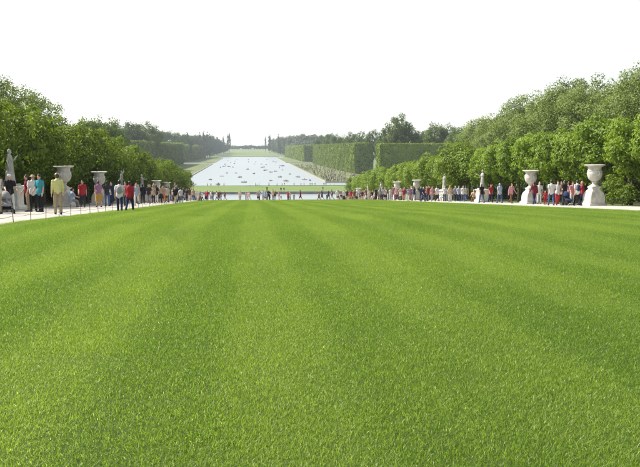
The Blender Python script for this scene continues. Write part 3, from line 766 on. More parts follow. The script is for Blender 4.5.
# clipped hedges: displaced wall with leaf faces on every side
def hedge(x0, x1, y0, y1, h, leaf, dens, label, group, pitch=8.0, z=None):
    r = np.random.default_rng(int(abs(x0 * 7 + y0 * 3)))
    cx, cy = (x0 + x1) / 2, (y0 + y1) / 2; wx, wy = abs(x1 - x0), abs(y1 - y0)
    zb = (gh(cx, cy) if z is None else z) ; zf = (lambda y: gz(y)) if z is None else (lambda y: z)
    e = empty('clipped_hedge', (cx, cy, zb)); tag(e, label, 'hedge', group)
    P, N = [], []
    def face(area, make):
        n = int(area * dens); u, v = r.random(n), r.random(n); make(u, v, n)
    def bulge(s, v):
        f = np.abs(np.sin(np.pi * s / pitch)); return (f ** .45 - 1) * pitch * .11 + .5 * leaf * np.sin(s * .9 + v * 7)
    def yface(sgn):
        def mk(u, v, n):
            s = u * wx; b = bulge(s + x0, v) + r.normal(0, leaf * .25, n)
            P.append(np.stack([s - wx / 2, np.full(n, sgn * wy / 2) + sgn * b, v * h], 1)); N.append(np.stack([r.normal(0, .25, n), np.full(n, sgn * 1.), r.normal(.1, .25, n)], 1))
        return mk
    def xface(sgn):
        def mk(u, v, n):
            s = u * wy; b = bulge(s + y0, v) + r.normal(0, leaf * .25, n)
            P.append(np.stack([np.full(n, sgn * wx / 2) + sgn * b, s - wy / 2, v * h], 1)); N.append(np.stack([np.full(n, sgn * 1.), r.normal(0, .25, n), r.normal(.1, .25, n)], 1))
        return mk
    def top(u, v, n):
        P.append(np.stack([(u - .5) * wx, (v - .5) * wy, h + r.normal(0, leaf * .35, n)], 1)); N.append(np.stack([r.normal(0, .4, n), r.normal(0, .4, n), np.ones(n)], 1))
    face(wx * h, yface(-1)); face(wx * h, yface(1)); face(wy * h, xface(-1)); face(wy * h, xface(1)); face(wx * wy, top)
    P = np.concatenate(P); N = np.concatenate(N)
    if z is None: P[:, 2] += np.interp(P[:, 1] + cy, _py, _pz) - zb
    V, Fq = leaves(P, N, r.uniform(.7, 1.3, len(P)) * leaf, r, .8)
    me = mesh_np('foliage', V, Fq); me.materials.append(M['leaf_hedge']); link('foliage', me, None, e)
    ins = min(pitch * .12 + leaf * .3, wx * .3)
    ys = np.linspace(-wy / 2 + ins, wy / 2 - ins, max(2, int(wy / 20) + 1)); V = []; Fq = []
    for y in ys:
        dz = (gz(y + cy) - zb) if z is None else 0
        V += [(-wx / 2 + ins, y, dz - .3), (wx / 2 - ins, y, dz - .3), (wx / 2 - ins, y, dz + h - leaf * .4), (-wx / 2 + ins, y, dz + h - leaf * .4)]
    for i in range(len(ys) - 1):
        for j in range(4): Fq.append((i * 4 + j, i * 4 + (j + 1) % 4, i * 4 + 4 + (j + 1) % 4, i * 4 + 4 + j))
    n = len(ys) * 4; Fq += [(3, 2, 1, 0), (n - 4, n - 3, n - 2, n - 1)]
    link('branch_mass', mesh_np('core', V, Fq), M['hedge_core'], e)
    return e
gH = 'tall clipped hedges along the canal'
hedge(77, 91, 591, 985, 22.5, .9, 5.0, 'long sunlit clipped hedge wall above the crowded canal bank', gH, 9)
hedge(75, 90, 1120, 1720, 22.5, 1.6, 1.4, 'far sunlit clipped hedge beyond the side arm of the canal', gH, 12)
hedge(68.5, 150, 420, 434, 21.2, .8, 5.5, 'shaded clipped hedge facing the lawn behind the unfenced tree row', gH, 9.5)
hedge(-300, -80, 600, 612, 24, 1.1, 2.6, 'broad dark clipped hedge facing the lawn beyond the fenced path', gH, 11)
hedge(-95, -80, 616, 975, 24, 1.2, 2.4, 'dark clipped hedge running along the shaded canal bank', gH, 11)
hedge(-330, -89, 1075, 1090, 25.5, 1.6, 1.4, 'dark clipped hedge facing the lawn across the side arm of the canal', gH, 13)
hedge(-108, -88, 1110, 1600, 23.5, 1.7, .6, 'far dark clipped hedge beyond the side arm on the shaded bank', gH, 14)
gL = 'low clipped hedges behind the tree rows'
hedge(-29, -26.5, 28, 206, 4.6, .26, 9, 'low dark hedge closing the back of the fenced tree rows', gL, 3.5)
hedge(35.8, 38, 28, 206, 4.2, .26, 9, 'low dark hedge closing the back of the unfenced tree rows', gL, 3.5)
# clipped round shrub beside the nearest urn
def shrub(px, d, rx, h, label, loc=None):
    x = xat(px, d); e = empty('round_shrub', (x, d, gh(x, d))); tag(e, label, 'shrub', 'clipped shrubs under the unfenced tree row')
    me = crown_mesh(int(px), rx, rx, .1, h, 2200, .14, 70, .3, 2.2, .2); me.materials.append(M['leaf_dark']); link('foliage', me, None, e)
    link('stem', trunk_mesh(int(px), h * .7, .05, .3, rx * .7, 4), M['bark'], e)
shrub(612.5, 53.5, .85, 2.0, 'dark rounded shrub beside the urn nearest to the open end of the lawn')
shrub(627, 52.0, .6, 1.3, 'small dark foliage standing for the shaded gap between trunks past the nearest urn')  # dark foliage added where only a shadowed gap lies between trunks

# ------------------------------------------------------------------ urns and statues on their pedestals
def build_urn_parts():
    out = {}
    q = MB(); q.square([(.62, -.25), (.62, .16), (.60, .18)], ch=.02); out['plinth'] = auto(q.mesh('plinth'))
    q = MB(); q.square([(.54, .18), (.535, .5), (.515, .7), (.47, .86), (.39, .98), (.31, 1.07), (.29, 1.14), (.33, 1.19), (.33, 1.27), (.30, 1.29)], ch=.05); out['pedestal'] = auto(q.mesh('pedestal'), 28)
    q = MB(); q.lathe([(.30, 1.29), (.30, 1.34), (.24, 1.37), (.155, 1.44), (.14, 1.52), (.18, 1.57), (.19, 1.60), (.15, 1.62)], 28); out['foot'] = auto(q.mesh('foot'), 50)
    q = MB(); q.lathe([(.14, 1.60), (.26, 1.67), (.37, 1.77), (.44, 1.92), (.475, 2.08), (.48, 2.2), (.46, 2.25), (.485, 2.27), (.485, 2.31), (.43, 2.33), (.405, 2.42), (.415, 2.52), (.46, 2.585)], 48,
                      mod=lambda i, j: 1 + (0.03 * abs(math.sin(math.pi * j / 4)) if 1 <= i <= 4 else 0)); out['bowl'] = auto(q.mesh('bowl'), 50)
    q = MB(); q.lathe([(.45, 2.57), (.56, 2.61), (.645, 2.65), (.66, 2.685), (.64, 2.71), (.54, 2.712), (.47, 2.66), (.40, 2.5)], 48); out['rim'] = auto(q.mesh('rim'), 50)
    for side in (-1, 1):
        q = MB(); q.tube([(side * .44, 0, 2.30), (side * .56, 0, 2.24), (side * .60, 0, 2.12), (side * .50, 0, 2.02), (side * .46, 0, 2.05)], [(.06, .045)] * 5, 8, side=(0, 1, 0)); out['handle%d' % side] = q.mesh('handle')
    for k in out: out[k].materials.append(M['stone'])
    return out
URN = build_urn_parts()
def urn(x, y, rotz, label):
    e = empty('stone_urn', (x, y, gh(x, y)), rotz); tag(e, label, 'urn', 'stone urns lining the two paths')
    for k, me in URN.items(): link('handle' if k.startswith('handle') else k, me, None, e)
q = MB(); q.square([(.60, -.25), (.60, .2), (.56, .24), (.50, .28)], ch=.02); SP0 = auto(q.mesh('plinth'), 28); SP0.materials.append(M['stone'])
q = MB(); q.square([(.48, .28), (.48, 1.08), (.50, 1.12), (.57, 1.17), (.57, 1.25), (.52, 1.28)], ch=.03); SP1 = auto(q.mesh('pedestal'), 28); SP1.materials.append(M['stone'])
q = MB(); q.square([(.40, 1.28), (.40, 1.36)], ch=.08); SP2 = auto(q.mesh('base_slab')); SP2.materials.append(M['stone_old'])
for me in STAT: me.materials.append(M['stone_old'])
def statue(x, y, rotz, k, label):
    e = empty('marble_statue', (x, y, gh(x, y)), rotz); tag(e, label, 'statue', 'marble statues lining the two paths')
    link('plinth', SP0, None, e); link('pedestal', SP1, None, e); link('base_slab', SP2, None, e)
    f = link('figure', STAT[k], None, e); f.location = (0, 0, 1.35); f.scale = (1.02, 1.02, 1.02)
FIG = ['draped bearded figure', 'figure raising one arm', 'robed female figure with folded arms', 'robed female figure reaching forward']
def line(seq, dist, xs, where, rz):
    nu = sum(1 for q in seq if q[0] == 'v'); ns = len(seq) - nu; iu = is_ = 0
    for (kd, px, kk), d in zip(seq, dist):
        x = xat(px, d)
        if kd == 'v':
            iu += 1; urn(x, d, rz + random.uniform(-.04, .04), 'pale stone urn, %s urn from the basin, %s path' % (ORD[nu - iu], where))
        else:
            is_ += 1; statue(x, d, rz + random.uniform(-.3, .3), kk, 'marble %s, %s statue from the basin, %s path' % (FIG[kk], ORD[ns - is_], where))
line(LEFT, DL, -12.5, 'fenced', -math.pi / 2 - .15)
line(RIGHT, DR, 22, 'unfenced', math.pi / 2 + .12)

# ------------------------------------------------------------------ low fences
def fence(x, y0, y1, gap, h, label, wires, rp=.016):
    e = empty('low_wire_fence', (x, y0, gh(x, y0))); tag(e, label, 'fence', None)
    q = MB(); q.tube([(0, 0, -.1), (0, 0, h)], [rp, rp], 6); q.ball((0, 0, h + .02), rp * 1.8, 8, 6); pm_ = q.mesh('post'); pm_.materials.append(M['iron'])
    ys = np.arange(y0, y1, gap); z0 = gh(x, y0)
    for y in ys:
        o = link('post', pm_, None, e); o.location = (0, y - y0, gh(x, y) - z0); o.rotation_euler = (random.uniform(-.04, .04), random.uniform(-.04, .04), 0)
    for w in wires:
        q = MB(); pts = []
        for a_, b_ in zip(ys[:-1], ys[1:]):
            pts.append((0, a_ - y0, gh(x, a_) - z0 + w)); pts.append((0, (a_ + b_) / 2 - y0, gh(x, (a_ + b_) / 2) - z0 + w - .035))
        q.tube(pts, [.007] * len(pts), 5, side=(1, 0, 0)); link('wire', q.mesh('wire'), M['iron'], e)
fence(LX0 - .18, 14, 119, 2.05, .47, 'low dark wire fence on thin posts along the edge of the lawn', (.45, .24), .012)
fence(24.3, 40, 118, 2.6, .55, 'low dark fence at the foot of the trees behind the urns', (.5, .28), .02)

# ------------------------------------------------------------------ people
CL = {'white': (.62, .62, .61), 'cream': (.56, .51, .40), 'black': (.018, .018, .022), 'dark': (.035, .035, .045), 'navy': (.025, .035, .09), 'jeans blue': (.07, .11, .22), 'red': (.36, .03, .04),
      'maroon': (.17, .025, .04), 'pink': (.52, .26, .29), 'light blue': (.34, .43, .56), 'turquoise': (.05, .30, .38), 'pale yellow': (.62, .60, .26), 'khaki': (.33, .27, .17), 'tan': (.50, .38, .26),
      'grey': (.28, .28, .30), 'ochre': (.42, .26, .06), 'purple': (.30, .15, .26), 'orange': (.75, .22, .05), 'brown': (.15, .08, .045), 'green': (.10, .22, .09)}
def cloth(name, c):
    m_ = plain(name, c, .85, .15); t_ = m_.node_tree
    tc = t_.nodes.new('ShaderNodeTexCoord'); mp_ = t_.nodes.new('ShaderNodeMapping'); mp_.inputs['Scale'].default_value = (9, 9, 3.5)
    n1 = t_.nodes.new('ShaderNodeTexNoise'); n1.inputs['Scale'].default_value = 1.0; n1.inputs['Detail'].default_value = 2; n1.inputs['Distortion'].default_value = 1.2
    t_.links.new(tc.outputs['Object'], mp_.inputs[0]); t_.links.new(mp_.outputs[0], n1.inputs['Vector'])
    b1 = t_.nodes.new('ShaderNodeBump'); b1.inputs['Strength'].default_value = 1.0; b1.inputs['Distance'].default_value = 0.05
    t_.links.new(n1.outputs[0], b1.inputs['Height']); t_.links.new(b1.outputs[0], t_.nodes['Principled BSDF'].inputs['Normal'])
    return m_
CM = {k: cloth('cloth_' + k.replace(' ', '_'), v) for k, v in CL.items()}
SK = [plain('skin_a', (.55, .34, .25), .55, .3), plain('skin_b', (.46, .27, .18), .55, .3), plain('skin_c', (.24, .13, .08), .55, .3)]
HR = {'brown': plain('hair_brown', (.07, .04, .02), .6, .4), 'black': plain('hair_black', (.014, .012, .01), .5, .5), 'fair': plain('hair_fair', (.35, .23, .10), .6, .4), 'grey': plain('hair_grey', (.35, .34, .33), .6, .4)}
EYE = plain('eye_dark', (.03, .02, .015), .3, .5); LIP = plain('lip', (.35, .13, .12), .5, .4)
for v in VAR.values():
    v['body'].materials.clear()
    for m_ in (SK[0], EYE, LIP): v['body'].materials.append(m_)
    for k in ('shirt', 'bottom', 'hair', 'cap', 'sun_hat', 'rucksack', 'shoulder_bag'):
        v[k].materials.clear(); v[k].materials.append(CM['white'])
    for s in v['shoes']: s.materials.append(CM['dark'])
def setmat(o, i, m_):
    o.material_slots[i].link = 'OBJECT'; o.material_slots[i].material = m_
NPEOPLE = 0
def person(px, d, var, top, bottom, face, where, h=1.72, hair='brown', extra=(), label=None, x=None, skin=0, dz=0.0):
    """one visitor with clothes as children; face = heading in degrees (0 = walking away from the camera, 180 = towards it)"""
    global NPEOPLE
    NPEOPLE += 1
    v = VAR[var]; x = xat(px, d) if x is None else x
    o = link('person', v['body'], None, None, (x, d, gh(x, d) + .012 + dz), R(face)); s = h / 1.74; o.scale = (s, s, s)
    setmat(o, 0, SK[skin])
    def part(nm, me, mat):
        c = link(nm, me, None, o); setmat(c, 0, mat); return c
    part('shirt', v['shirt'], CM[top]); bn = {'skirt_f': 'skirt', 'shorts_m': 'shorts'}.get(var, 'trousers'); part(bn, v['bottom'], CM[bottom])
    part('hair', v['hair'], HR[hair])
    for sh in v['shoes']: part('shoe', sh, CM['dark'])
    for nm, colr in extra:
        c = part({'cap': 'cap', 'sun_hat': 'hat', 'rucksack': 'rucksack', 'shoulder_bag': 'shoulder_bag'}[nm], v[nm], CM[colr])
        if nm in ('cap', 'sun_hat'): c.location = v['head']
    tag(o, label or 'person in %s top and %s %s %s' % (top, bottom, bn, where), 'person', 'visitors on the garden paths')
    return o
W1 = 'on the fenced path'; W2 = 'on the unfenced path'
person(-1, 34.0, 'hold_f', 'cream', 'khaki', 150, W1, hair='fair', label='person in cream top beside the pram on the fenced path')
person(10.5, 35.4, 'push_m', 'black', 'white', 205, W1, extra=(('cap', 'white'),), label='person in black shirt and white cap pushing a pram')
person(3, 43.5, 'stand_m', 'grey', 'dark', 170, W1, label='person in grey top standing by the first statue behind the pram')
person(28.5, 38.5, 'stand_m', 'maroon', 'khaki', 120, W1, hair='black', label='person in dark maroon top and khaki trousers beside two women')
person(34, 38.0, 'hold_f', 'white', 'black', 200, W1, hair='brown', extra=(('sun_hat', 'tan'),), label='person in white top, black trousers and tan sun hat')
person(41, 37.4, 'stand_f', 'turquoise', 'black', 150, W1, hair='black', label='person in turquoise top and black trousers')
person(58.5, 34.8, 'stand_long', 'pale yellow', 'khaki', 20, W1, h=1.76, hair='brown', extra=(('cap', 'cream'),), label='person in pale yellow shirt and khaki trousers by the low fence')
person(71, 52.6, 'sit_m', 'light blue', 'grey', -60, W1, hair='black', label='person in light blue top sitting at the foot of an urn', dz=0.0)
person(83, 51.0, 'walk_m', 'red', 'dark', 190, W1, hair='black', label='person in red vest and dark trousers walking past an urn', extra=(('rucksack', 'dark'),))
person(99, 51.5, 'skirt_f', 'purple', 'ochre', 20, W1, hair='brown', label='person in purple top and long ochre skirt')
person(107.5, 55.0, 'stand_m', 'dark', 'jeans blue', 30, W1, hair='black', extra=(('shoulder_bag', 'white'),), label='person in dark clothes with a white shoulder bag')
person(111.5, 57.0, 'walk_m2', 'navy', 'navy', 200, W1, hair='black')
person(120, 43.5, 'walk_m', 'white', 'navy', 5, W1, h=1.74, extra=(('rucksack', 'grey'),), label='person in white shirt with a grey rucksack beside one in red', hair='black')
person(130, 44.5, 'walk_m2', 'red', 'navy', -8, W1, h=1.72, label='person in red long-sleeved shirt and navy trousers by the fence', hair='black')
person(126, 58.0, 'stand_f', 'pink', 'dark', 160, W1)
person(137, 60.5, 'walk_f', 'light blue', 'white', 180, W1, hair='fair')
person(143, 66.0, 'walk_m2', 'black', 'black', 10, W1, hair='black', label='person all in black walking along the fenced path')
person(139, 72.0, 'stand_m', 'white', 'khaki', 175, W1)
person(149, 70.0, 'walk_m', 'dark', 'grey', 185, W1)
person(153.5, 73.0, 'walk_f', 'tan', 'dark', 10, W1, hair='fair')
person(156.5, 76.0, 'stand_f', 'black', 'white', 30, W1)
person(160.5, 79.0, 'walk_m', 'grey', 'dark', 180, W1, hair='grey')
person(163.5, 80.0, 'shorts_m', 'pink', 'orange', 190, W1, label='person in pink top and bright orange shorts')
person(167, 82.0, 'walk_m2', 'cream', 'brown', 0, W1)
person(175.5, 84.0, 'walk_m', 'black', 'tan', 170, W1)
person(181, 88.0, 'walk_m', 'white', 'jeans blue', 8, W1, label='person in white shirt and blue jeans walking down the fenced path', hair='black')
# unfenced side
person(437, 86, 'walk_m', 'white', 'dark', 15, W2, hair='black', label='person in white shirt and dark trousers near a statue on the unfenced path')
person(432, 88, 'walk_f', 'pink', 'grey', 180, W2)
person(443.5, 89, 'sit_m', 'white', 'cream', 120, W2, label='person all in white sitting at the foot of a statue')
person(450, 83, 'stand_f', 'tan', 'white', 20, W2, hair='fair', label='person in tan top and white trousers')
person(455, 85, 'walk_m2', 'grey', 'dark', 190, W2, hair='grey')
person(458.5, 84, 'walk_m', 'light blue', 'navy', 180, W2)
person(463, 82, 'walk_m', 'white', 'jeans blue', 170, W2, extra=(('rucksack', 'black'),), label='person in white top and jeans with a black rucksack')
person(466, 83, 'walk_f', 'cream', 'jeans blue', 10, W2)
person(474, 78.5, 'sit_m', 'tan', 'brown', 150, W2, label='person in tan top sitting beside a statue pedestal', hair='fair')
person(481.5, 70.5, 'walk_m', 'black', 'jeans blue', 15, W2, h=1.75, extra=(('cap', 'white'), ('shoulder_bag', 'red')), label='person in black top and white cap carrying a red bag')
person(490.5, 72, 'walk_m', 'red', 'navy', 185, W2, hair='brown', label='person in red top and navy trousers beside one in a white cap')
person(499.5, 66.5, 'walk_m', 'light blue', 'jeans blue', 10, W2, hair='grey', label='person in light blue shirt and jeans between statue and urn')
person(511, 65, 'walk_m2', 'pink', 'brown', 200, W2, hair='brown', label='person in pink long-sleeved shirt and brown trousers')
person(534, 57.5, 'walk_m2', 'maroon', 'navy', 10, W2, hair='black', label='person in maroon shirt and navy trousers in front of an urn')
person(539, 60.5, 'stand_f', 'white', 'white', 170, W2, hair='fair', label='person all in white beside an urn pedestal')
person(545, 54.5, 'stand_f', 'red', 'red', 150, W2, h=1.02, label='small child dressed all in red')
person(551, 52.5, 'walk_m', 'white', 'jeans blue', -5, W2, h=1.75, hair='black', label='person in loose white shirt and jeans near the child in red')
person(557.3, 53.8, 'walk_f', 'white', 'red', 170, W2, hair='brown', label='person in white top and red trousers')
person(564.5, 52.8, 'stand_m', 'black', 'dark', 30, W2, hair='black', label='person in black standing behind a dark pram')
person(572, 53.2, 'stand_f', 'pink', 'white', 190, W2, hair='brown', h=1.62, label='person in pink top and white trousers by the nearest urn')
person(577, 51.6, 'walk_m', 'white', 'black', 8, W2, hair='black', extra=(('rucksack', 'navy'),), label='person in white shirt and black trousers with a navy rucksack')
person(582.3, 52.6, 'walk_m2', 'red', 'navy', 60, W2, hair='fair', h=1.68, label='person in red shirt right beside the nearest urn pedestal')
person(560.5, 56, 'walk_m', 'brown', 'navy', 185, W2, hair='black')
person(568.5, 57, 'walk_f', 'pink', 'dark', 10, W2)
# farther visitors: one small figure each
TOPS = ['white', 'white', 'cream', 'black', 'dark', 'navy', 'red', 'maroon', 'pink', 'light blue', 'grey', 'tan', 'purple', 'black', 'grey', 'dark', 'brown', 'navy']
BOTS = ['dark', 'navy', 'jeans blue', 'khaki', 'black', 'grey', 'white', 'tan', 'brown', 'dark']
def far_person(x, y, where, var=None, z=None, top=None, bot=None, face=None, group='visitors farther down the gardens', act='standing'):
    global NPEOPLE
    NPEOPLE += 1
    var = var or random.choice(['walk', 'walk2', 'stand', 'hold', 'fem', 'skirt', 'shorts'])
    top = top or random.choice(TOPS); bot = bot or random.choice(BOTS)
    o = link('person', FAR[var], None, None, (x, y, (gh(x, y) + .012 if z is None else z)), random.uniform(0, 6.28) if face is None else R(face))
    s = random.uniform(.93, 1.05) if random.random() > .12 else random.uniform(.6, .75); o.scale = (s, s, s)
    for i, m_ in enumerate((random.choice(SK[:2]), CM[top], CM[bot], random.choice(list(HR.values())), CM['dark'])): setmat(o, i, m_)
    tag(o, 'person in %s top and %s %s' % (top, 'light clothes' if False else bot + (' skirt' if var == 'skirt' else ' trousers' if var != 'shorts' else ' shorts'), where), 'person', group)
    return o
random.seed(21)
def heading(): return random.choice([0, 180]) + random.uniform(-30, 30)
for k in range(48):      # down the fenced path
    y = 74 + 92 * random.random() ** 1.15; far_person(random.uniform(-12.0, LX0 - .6), y, 'far down the fenced path', face=heading())
for k in range(104):      # down the unfenced path
    y = 84 + 85 * random.random() ** .8; far_person(random.uniform(18.4, 21.2), y, 'far down the unfenced path', face=heading())
for px, d in [(px, random.uniform(124, 136)) for px in (184, 186.5, 190, 192, 196, 198, 200, 202.5, 206, 207.5, 211, 213, 217, 219, 221, 225, 240, 246, 248, 249.5, 258, 259.5, 263, 265, 267, 268.5, 270, 273, 275, 279, 281, 288, 289.5, 294, 300.5,
                  319, 322, 327, 328.5, 332, 337, 338.5, 341, 344, 347, 349, 351, 354, 357, 360, 362, 366)]:
    far_person(xat(px, d), d, 'at the foot of the lawn', face=heading() if random.random() > .4 else 90)
for px in (194, 196, 207.5, 211, 218, 219, 224, 255.5, 257, 259, 268.5, 269.5, 277, 282, 284.5, 294, 301, 304, 310, 312, 315, 324, 326, 330, 334, 349):
    d = random.uniform(398, 407); far_person(xat(px, d), d, 'between basin and canal', group='visitors by the canal')
for px in (323, 281, 284, 267):
    d = random.uniform(252, 262); far_person(xat(px, d), d, 'behind the far rim of the basin', top='dark', group='visitors by the canal')
# ------------------------------------------------------------------ prams
def pram(px, d, rotz, cloth, label):
    x = xat(px, d); e = empty('pram', (x, d, gh(x, d) + .012), R(rotz)); tag(e, label, 'pram', 'prams among the visitors')
    q = MB()
    q.tube([(-.2, -.02, .38), (-.2, .1, .34), (-.2, .3, .42)], [.02] * 3, 6)
    for s in (-1, 1):
        q.tube([(s * .22, -.35, .12), (s * .22, .0, .45), (s * .22, -.42, 1.0)], [.014] * 3, 6); q.tube([(s * .22, .38, .1), (s * .22, .0, .45)], [.014] * 2, 6)
    q.tube([(-.22, -.35, .12), (.22, -.35, .12)], [.012] * 2, 6, side=(0, 1, 0)); q.tube([(-.22, .38, .1), (.22, .38, .1)], [.012] * 2, 6, side=(0, 1, 0))
    link('frame', q.mesh('frame'), M['iron'], e)
    q = MB(); q.tube([(-.23, -.42, 1.0), (.23, -.42, 1.0)], [.02] * 2, 8, side=(0, 1, 0)); link('handle', q.mesh('handle'), CM['black'], e)
    q = MB(); q.tube([(0, .3, .36), (0, .1, .40), (0, -.14, .5), (0, -.26, .78)], [(.19, .05), (.2, .07), (.2, .07), (.19, .04)], 10, side=(1, 0, 0)); link('seat', q.mesh('seat'), CM[cloth], e)
    q = MB(); rings = []
    for a in np.linspace(-.2, 1.5, 7): rings.append([(.22 * math.cos(b), -.2 + math.sin(a) * .34 * math.sin(b), .62 + math.cos(a) * .34 * math.sin(b)) for b in np.linspace(0, math.pi, 9)])
    q.rings([r_ + [(p_[0] * .96, p_[1] * .96 - .008, p_[2] - .012) for p_ in r_[::-1]] for r_ in rings]); link('hood', q.mesh('hood'), CM[cloth], e)
    q = MB(); q.box((0, -.05, .24), (.36, .36, .14)); link('basket', q.mesh('basket', False), CM['black'], e)
    for s in (-1, 1):
        for y, r_ in ((-.35, .12), (.38, .10)):
            q = MB(); n = 14
            rr = []
            for i in range(n + 1):
                a = 2 * math.pi * i / n; c = Vector((s * .245, y + math.cos(a) * (r_ - .02), r_ + math.sin(a) * (r_ - .02))); rad = Vector((0, math.cos(a), math.sin(a)))
                rr.append([c + rad * (.02 * math.cos(b)) + Vector((.018 * math.sin(b), 0, 0)) for b in np.linspace(0, 2 * math.pi, 6, endpoint=False)])
            q.rings(rr, cap=False); w = link('wheel', q.mesh('tyre'), CM['black'], e)
            q = MB()
            for i in range(5):
                a = 2 * math.pi * i / 5; q.tube([(s * .245, y, r_), (s * .245, y + math.cos(a) * (r_ - .02), r_ + math.sin(a) * (r_ - .02))], [.006] * 2, 5)
            q.ball((s * .245, y, r_), .022, 8, 6); link('spokes', q.mesh('spokes'), CM['grey'], w)
pram(7.0, 34.6, 205, 'grey', 'grey pram pushed by a person in black shirt and white cap')
pram(567.5, 51.7, 200, 'navy', 'dark blue pram in the group beside the nearest urn')

# ------------------------------------------------------------------ rowing boats on the canal
def boat_parts():
    st = [(-2.0, .42, .42), (-1.6, .56, .40), (-.6, .68, .36), (.6, .66, .37), (1.5, .42, .46), (2.05, .04, .62)]
    rings = []
    for y, w, zt in st:
        o_ = [(-w, y, zt), (-w * .8, y, zt * .35 - .02), (-w * .35, y, -.12), (w * .35, y, -.12), (w * .8, y, zt * .35 - .02), (w, y, zt)]
        i_ = [(w * .9, y, zt), (w * .7, y, .1), (w * .3, y, -.04), (-w * .3, y, -.04), (-w * .7, y, .1), (-w * .9, y, zt)]
        rings.append(o_ + i_)
    q = MB(); q.rings(rings); hull = auto(q.mesh('hull'), 40)
    q = MB(); q.box((0, 0, .24), (1.14, .28, .05)); th = q.mesh('thwart', False)
    q = MB(); q.tube([(.1, -.15, .55), (1.9, .15, .1)], [.025, .02], 6); q.box((2.0, .17, .08), (.4, .14, .02)); oar = q.mesh('oar')
    q = MB(); q.tube([(-.1, -.15, .55), (-1.9, .15, .1)], [.025, .02], 6); q.box((-2.0, .17, .08), (.4, .14, .02)); oar2 = q.mesh('oar')
    return hull, th, oar, oar2
BH, BT, BO, BO2 = boat_parts()
BH.materials.append(None); BT.materials.append(CM['brown']); BO.materials.append(CM['tan']); BO2.materials.append(CM['tan'])
BCOL = {'dark green': plain('boat_green', (.03, .07, .04), .5, .4), 'white': CM['white'], 'brown': CM['brown'], 'navy': CM['navy'], 'grey': CM['grey'], 'tan': CM['tan']}
BPX = [(210.4, 179.5), (227, 173), (236, 173), (254, 173.5), (248, 169), (229, 166.5), (233, 167), (271, 172), (280, 177), (287, 181.5), (263.5, 167), (225, 164), (248.5, 162), (284, 166), (271, 180.6), (264.5, 170.4),
       (263, 167), (270.6, 171.8), (275.5, 171.4), (284, 166), (282.6, 170), (290, 174.2), (270.5, 180.3), (304.5, 179.7), (298, 177), (266, 170), (247.5, 169.3), (240, 177), (218, 184), (286, 181), (310, 180.5), (222, 176), (244, 182.5)]
random.seed(5)
for k in range(24):
    py = random.uniform(159.5, 168); d_ = 19.6 * F / (py - 148); BPX.append((xat(0, 1) * 0 + 250 + random.uniform(-.85, .85) * 46 * F / d_, py))
used = []; TINY = []
for k, (px, py) in enumerate(BPX):
    d = 19.62 * F / (py - 148); x = xat(px, d, -19.6)
    lim = (56 if d < 453 else 40 + (d - 455) * .0111) - 4
    if d < 416: d = 416
    if 453 <= d < 462: d = 462
    x = max(-lim, min(lim, x))
    if any(abs(x - a_) < 6 and abs(d - b_) < 6 for a_, b_ in used): continue
    used.append((x, d))
    cn = random.choice(['dark green', 'brown', 'navy', 'grey', 'white', 'tan']); rz = random.uniform(0, 360)
    e = empty('rowing_boat', (x, d, WZ + .06), R(rz)); e.scale = (.85, .85, .85); tag(e, 'small %s rowing boat out on the canal' % cn, 'boat', 'rowing boats on the canal')
    o = link('hull', BH, None, e); setmat(o, 0, BCOL[cn])
    for yy in (-.9, .35):
        link('thwart', BT, None, e, (0, yy, 0))
    link('oar', BO, None, e); link('oar', BO2, None, e)
    for yy, f in (((-.95, 0), (.32, 180)) if k % 3 == 0 else ((.32, 180),)):
        ca, sa = math.cos(R(rz)), math.sin(R(rz))
        if d > 700: TINY.append((x - yy * sa, d + yy * ca, WZ + .06, R(rz + f))); continue
        far_person(x - yy * sa, d + yy * ca, 'in a rowing boat', var='row', z=WZ + .06, face=rz + f, group='rowers on the canal', bot=random.choice(['dark', 'navy', 'khaki']), top=random.choice(['dark', 'navy', 'white', 'red', 'black', 'grey']))

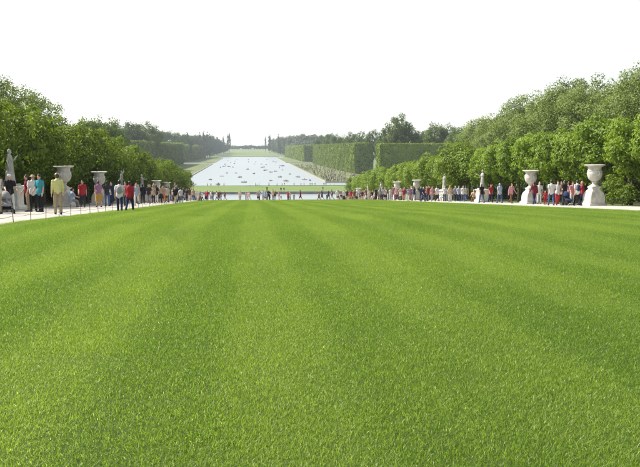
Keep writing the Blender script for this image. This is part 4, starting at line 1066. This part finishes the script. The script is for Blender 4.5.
# ------------------------------------------------------------------ the dense crowd on the sunny canal bank (too many and too small to count)
def mass(keys, places, name, label, seed):
    V, Fq, MI, src, base = [], [], [], [], 0
    for k in keys:
        me = FAR[k]; me.calc_loop_triangles()
        co = np.empty(len(me.vertices) * 3, np.float32); me.vertices.foreach_get('co', co); tri = np.array([t_.vertices[:] for t_ in me.loop_triangles]); mi_ = np.array([me.polygons[t_.polygon_index].material_index for t_ in me.loop_triangles])
        src.append((co.reshape(-1, 3), tri, mi_))
    r = np.random.default_rng(seed)
    for k, (x, d, z, a) in enumerate(places):
        co, tri, mi_ = src[k % len(src)]; ca, sa = math.cos(a), math.sin(a); s_ = r.uniform(.9, 1.05)
        V.append(np.stack([x + (co[:, 0] * ca - co[:, 1] * sa) * s_, d + (co[:, 0] * sa + co[:, 1] * ca) * s_, z + co[:, 2] * s_], 1))
        Fq.append(tri + base); base += len(co)
        tm, bm_ = r.integers(0, 8), r.integers(8, 12)
        MI.append(np.choose(mi_, [np.full_like(mi_, 12), np.full_like(mi_, tm), np.full_like(mi_, bm_), np.full_like(mi_, 13), np.full_like(mi_, 8)]))
    cm = mesh_np(name, np.concatenate(V), np.concatenate(Fq), midx=np.concatenate(MI))
    for k in ('white', 'pink', 'grey', 'dark', 'grey', 'tan', 'navy', 'black', 'dark', 'navy', 'jeans blue', 'khaki'): cm.materials.append(CM[k])
    cm.materials.append(SK[0]); cm.materials.append(HR['brown'])
    tag(stuff(link(name, cm)), label, 'crowd')
r = np.random.default_rng(77); pl = []
for k in range(620):
    d = 458 + 440 * r.random() ** 1.6; e0 = 43 + (d - 455) * .0095 + 1.5; x = e0 + (76 - e0) * r.random() ** 1.3
    pl.append((x, d, gh(x, d), r.uniform(0, 6.28)))
mass(('tiny', 'tiny2'), pl, 'crowd', 'dense crowd of tiny figures on the grassy canal bank below the sunlit hedge', 78)
mass(('row',), TINY, 'far_rowers', 'tiny rowers in the most distant boats on the canal', 79)

# ------------------------------------------------------------------ haze
hm = bpy.data.materials.new('haze'); hm.use_nodes = True; t = hm.node_tree; t.nodes.clear()
out = t.nodes.new('ShaderNodeOutputMaterial'); pv = t.nodes.new('ShaderNodeVolumePrincipled')
pv.inputs['Color'].default_value = (0.80, 0.89, 1.0, 1); pv.inputs['Density'].default_value = 0.00012; pv.inputs['Anisotropy'].default_value = 0.0
t.links.new(pv.outputs[0], out.inputs['Volume'])
q = MB(); q.box((0, 1520, 12), (6400, 4100, 72)); hz = link('haze', q.mesh('haze', False), hm); stuff(hz); tag(hz, 'pale summer haze over the far canal and woods', 'haze')
hz.display_type = 'WIRE'
print('people', NPEOPLE, 'objects', len(bpy.data.objects))
